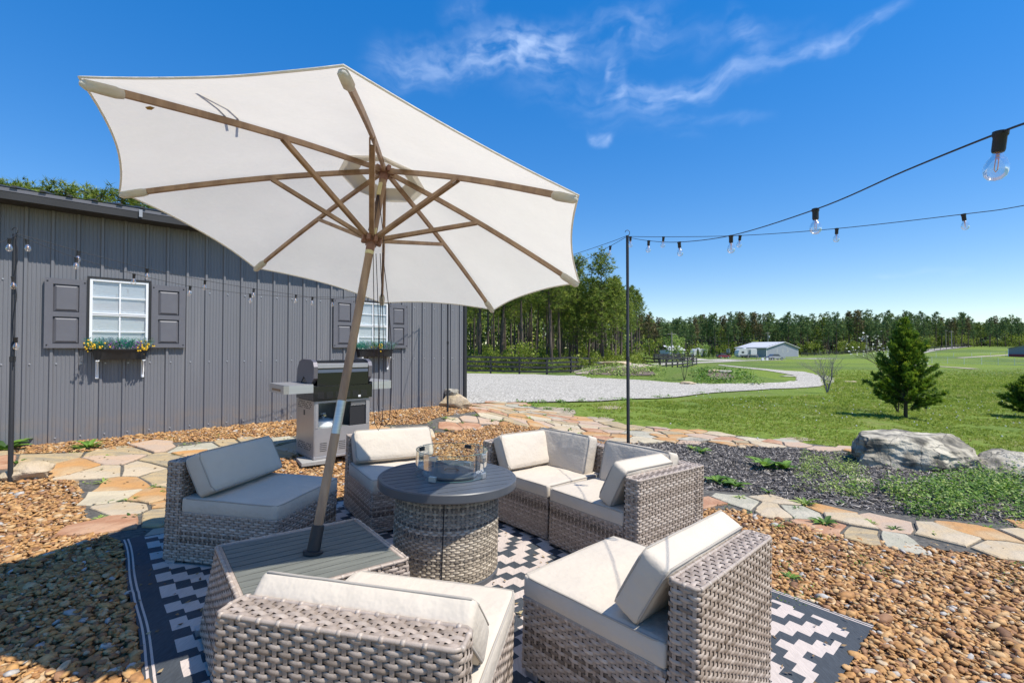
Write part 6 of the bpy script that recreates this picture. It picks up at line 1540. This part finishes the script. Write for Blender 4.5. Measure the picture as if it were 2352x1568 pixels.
# travel trailers
def trailer(u, Y, L, h, label, az_, slide=True):
    p = ATG(u, Y); t = thing('travel_trailer', label, 'trailer', loc=p, rz=az_); W_ = 2.3
    pr = [(0, .55), (L, .55), (L, h-.25), (L-.2, h), (.7, h), (.15, h-.5), (-.1, 1.3)]
    Mx = Matrix(((1, 0, 0, 0), (0, 0, -1, W_/2), (0, 1, 0, 0), (0, 0, 0, 1)))
    MB().prism(pr, 0, W_, Mx).obj('body', mat('trailer_white', (.66, .65, .63), .4) if 'trailer_white' not in MATS else MATS['trailer_white'], t)
    for x in (L*.42, L*.42+.85):
        for y in (-W_/2-.02, W_/2-.2): 
            wl = MB().lathe([(.33, 0), (.33, .22)], 14, Matrix.Translation((x, y+.11-.11, .34)) @ Matrix.Rotation(-math.pi/2, 4, 'X')).obj('wheel', M_blackm, t)
    MB().box((.9, -W_/2-.02, 1.35), (1.7, -W_/2-.002, 1.95)).obj('window', MATS['dark_pane'], t); MB().box((L-2.2, -W_/2-.02, 1.35), (L-.9, -W_/2-.002, 1.95)).obj('window', MATS['dark_pane'], t)
    MB().box((L*.5, -W_/2-.03, .6), (L*.5+.75, -W_/2-.002, 2.4)).obj('door', M_steelp, t)
    MB().box((.3, -W_/2-.012, .6), (L-.1, -W_/2-.001, .95)).obj('stripe', mat('trailer_stripe', (.20, .20, .22), .4) if 'trailer_stripe' not in MATS else MATS['trailer_stripe'], t)
    MB().tube([(.25, 0, .5), (-1.2, 0, .45)], .06, 6).tube([(-1.1, 0, .45), (-1.1, 0, 0)], .05, 6).obj('hitch', M_blackm, t)
    MB().box((L*.35, -.35, h), (L*.35+.8, .35, h+.22)).obj('roof_unit', M_white, t)
    if slide: MB().box((L*.62, -W_/2-.5, .8), (L*.62+1.6, -W_/2-.021, 2.5)).obj('slide_out', MATS['trailer_white'], t)
trailer(1692, 142, 5.6, 2.75, 'white travel trailer with grey swoosh parked before the grey barn', .05)
trailer(1590, 150, 4.6, 2.7, 'plain white trailer left of the grey barn behind young firs', .15, False)
def car(u, v_, Y, L, col, label, az_, name='parked_car'):
    p = ATG(u, Y); t = thing(name, label, 'car', loc=p, rz=az_); W_ = 1.7; m = mat('car_paint', col, .25, coat=.6)
    Mx = Matrix(((1, 0, 0, 0), (0, 0, -1, W_/2), (0, 1, 0, 0), (0, 0, 0, 1)))
    MB().prism([(0, .3), (L, .3), (L+.03, .62), (L-.15, .80), (L*.72, .90), (L*.24, .92), (.1, .86), (-.02, .6)], 0, W_, Mx).obj('body', m, t)
    MB().prism([(L*.16, .9), (L*.74, .88), (L*.60, 1.34), (L*.30, 1.36)], .09, W_-.09, Mx).obj('greenhouse', MATS['dark_pane'], t)
    MB().prism([(L*.29, 1.35), (L*.61, 1.33), (L*.58, 1.385), (L*.33, 1.395)], .1, W_-.1, Mx).obj('roof', m, t)
    for x in (L*.2, L*.79):
        for y in (-W_/2-.01, W_/2-.19):
            o = MB().lathe([(.31, 0), (.31, .2)], 14, Matrix.Translation((x, y, .31)) @ Matrix.Rotation(-math.pi/2, 4, 'X')).obj('wheel', M_blackm, t)
            MB().lathe([(.17, -.01), (.17, .21)], 10, Matrix.Translation((x, y, .31)) @ Matrix.Rotation(-math.pi/2, 4, 'X')).obj('rim', M_foot, o)
    for x, c in ((L-.05, (.8, .8, .75)), (-.03, (.5, .02, .02))):
        for y in (-.7, .45): MB().box((x, y, .6), (x+.07, y+.25, .74)).obj('headlight' if x > 1 else 'tail_light', mat('light_lens', c, .2), t)
car(1647, 824, 134, 3.6, (.22, .015, .06), 'dark red car parked on the track left of the travel trailer', .1)
car(1762, 825, 112, 3.9, (.35, .36, .38), 'silver and dark car standing in the grass before the grey barn', .06)
# playground bits
p = ATG(1718, 108); t = thing('swing_set', 'small swing set frame standing in the far grass', 'swing set', loc=p)
for x in (0, 2.2): MB().tube([(x, -.6, 0), (x, 0, 1.3), (x, .6, 0)], .05, 6).obj('frame_leg', M_greybark, t)
MB().tube([(0, 0, 1.3), (2.2, 0, 1.3)], .045, 6).obj('top_bar', M_greybark, t)
for x in (.7, 1.5): MB().tube([(x, 0, 1.3), (x, 0, .4), (x+.35, 0, .4), (x+.35, 0, 1.3)], .02, 5).obj('swing', M_blackm, t)
p = ATG(1750, 106); t = thing('playhouse', 'little white play arch in the grass left of the silver car', 'playhouse', loc=p)
MB().box((0, 0, 0), (.45, .4, .62)).box((1., 0, 0), (1.45, .4, .62)).obj('side_tower', M_trim, t); MB().tube([(.45, .2, .35), (.5, .2, .6), (.72, .2, .72), (.95, .2, .6), (1., .2, .35)], .07, 8).obj('arch', M_sid, t)
p = ATG(1770, 107); t = thing('garden_table', 'small dark table with white things beside the play arch', 'table', loc=p)
MB().box((0, 0, .5), (.9, .5, .56)).obj('table_top', M_blackm, t)
for x in (.02, .82):
    for y in (.02, .42): MB().box((x, y, 0), (x+.05, y+.05, .5)).obj('leg', M_blackm, t)
# white house behind the leafy tree
h0 = ATG(1537, 158); h1 = ATG(1572, 160); h1.z = h0.z; Mh, HL = fr(h0, h1); t = thing('white_house', 'pale house half hidden behind the bright green leafy tree', 'house', mat=Mh)
MB().box((0, 0, -.5), (HL, 5, 2.3)).obj('wall', mat('house_blue', (.38, .43, .48), .6), t); MB().add([(-.3, -.4, 2.2), (HL+.3, -.4, 2.2), (HL+.3, 3, 3.9), (-.3, 3, 3.9)], [(0, 1, 2, 3)]).obj('roof', M_rfl, t)
for x in (.8, HL-1.8): MB().box((x, -.03, .8), (x+.9, -.002, 1.8)).obj('window', MATS['dark_pane'], t)
# young firs by the trailer
firT, firC = MB(), MB(); g = random.Random(3); firT.tube([(0, 0, -.1), (0, 0, 2.3)], [.06, .01], 6)
for i in range(900):
    s = g.random()**.8; r_ = .75*(1-s)*g.uniform(.3, 1.05); a = g.uniform(0, 6.28); c = Vector((r_*math.cos(a), r_*math.sin(a), .12+2.3*s)); d = Vector((math.cos(a), math.sin(a), .5)).normalized(); w_ = Vector((-math.sin(a), math.cos(a), 0))*.05
    firC.tone = g.random()*.6; firC.add([c-w_, c+w_, c+d*.25], [(0, 1, 2)])
ft, fc = firT.mesh('trunk', M_bark), firC.mesh('foliage', M_cyp, tone=True)
for i, (u, hh) in enumerate(((1603, 2.6), (1617, 2.1), (1628, 2.2), (1638, 3.0), (1653, 2.3))):
    p = ATG(u, 128+i*1.5); t = thing('young_fir', 'small dark fir in the row before the plain white trailer', 'fir', group='row of young firs', loc=p); t.scale = (hh/2.4,)*3
    link(ft, 'trunk', t); link(fc, 'foliage', t)
# utility poles and wires
M_pole = mat('pole_wood', (.30, .27, .24), .9); heads = []
for i, (u, Y, vt, lb) in enumerate(((1543, 105, 762, 'tall grey utility pole before the bright green tree'), (1764, 178, 762, 'utility pole with transformer behind the grey barn'), (1991, 185, 768, 'utility pole among the far pines right of the grey barn'), (2173, 215, 757, 'left one of two utility poles by the gravel lane'), (2186, 195, 759, 'right one of two utility poles by the gravel lane'))):
    p = ATG(u, Y); h = HC+(803-vt)/FPX*Y-p.z; t = thing('utility_pole', lb, 'utility pole', group='utility poles', loc=p)
    MB().lathe([(.17, -.2), (.11, h)], 8).obj('pole', M_pole, t)
    MB().box((-.9, -.06, h-.55), (.9, .06, h-.42)).obj('crossarm', M_pole, t)
    if i == 1: MB().lathe([(.28, h-2.2), (.28, h-1.4)], 10, Matrix.Translation((.45, 0, 0))).obj('transformer', M_foot, t)
    heads.append(p+Vector((0, 0, h-.45)))
heads = [ATG(1300, 95)+Vector((0, 0, 6.6))]+heads[:4]+[ATG(2500, 230)+Vector((0, 0, 7))]
for k, dz in enumerate((0, -1.0, -1.9)):
    b = MB(); P_ = []
    for a, c in zip(heads, heads[1:]):
        for j in range(8): s = j/8; P_.append(a.lerp(c, s)+Vector((0, 0, dz-1.2*4*s*(1-s))))
    b.tube(P_, .022, 4); tag(b.obj('power_line', M_blackm), ('top', 'middle', 'lowest')[k]+' power line strung across before the far pines', 'power line', 'power lines')
print('objects', len(bpy.data.objects))
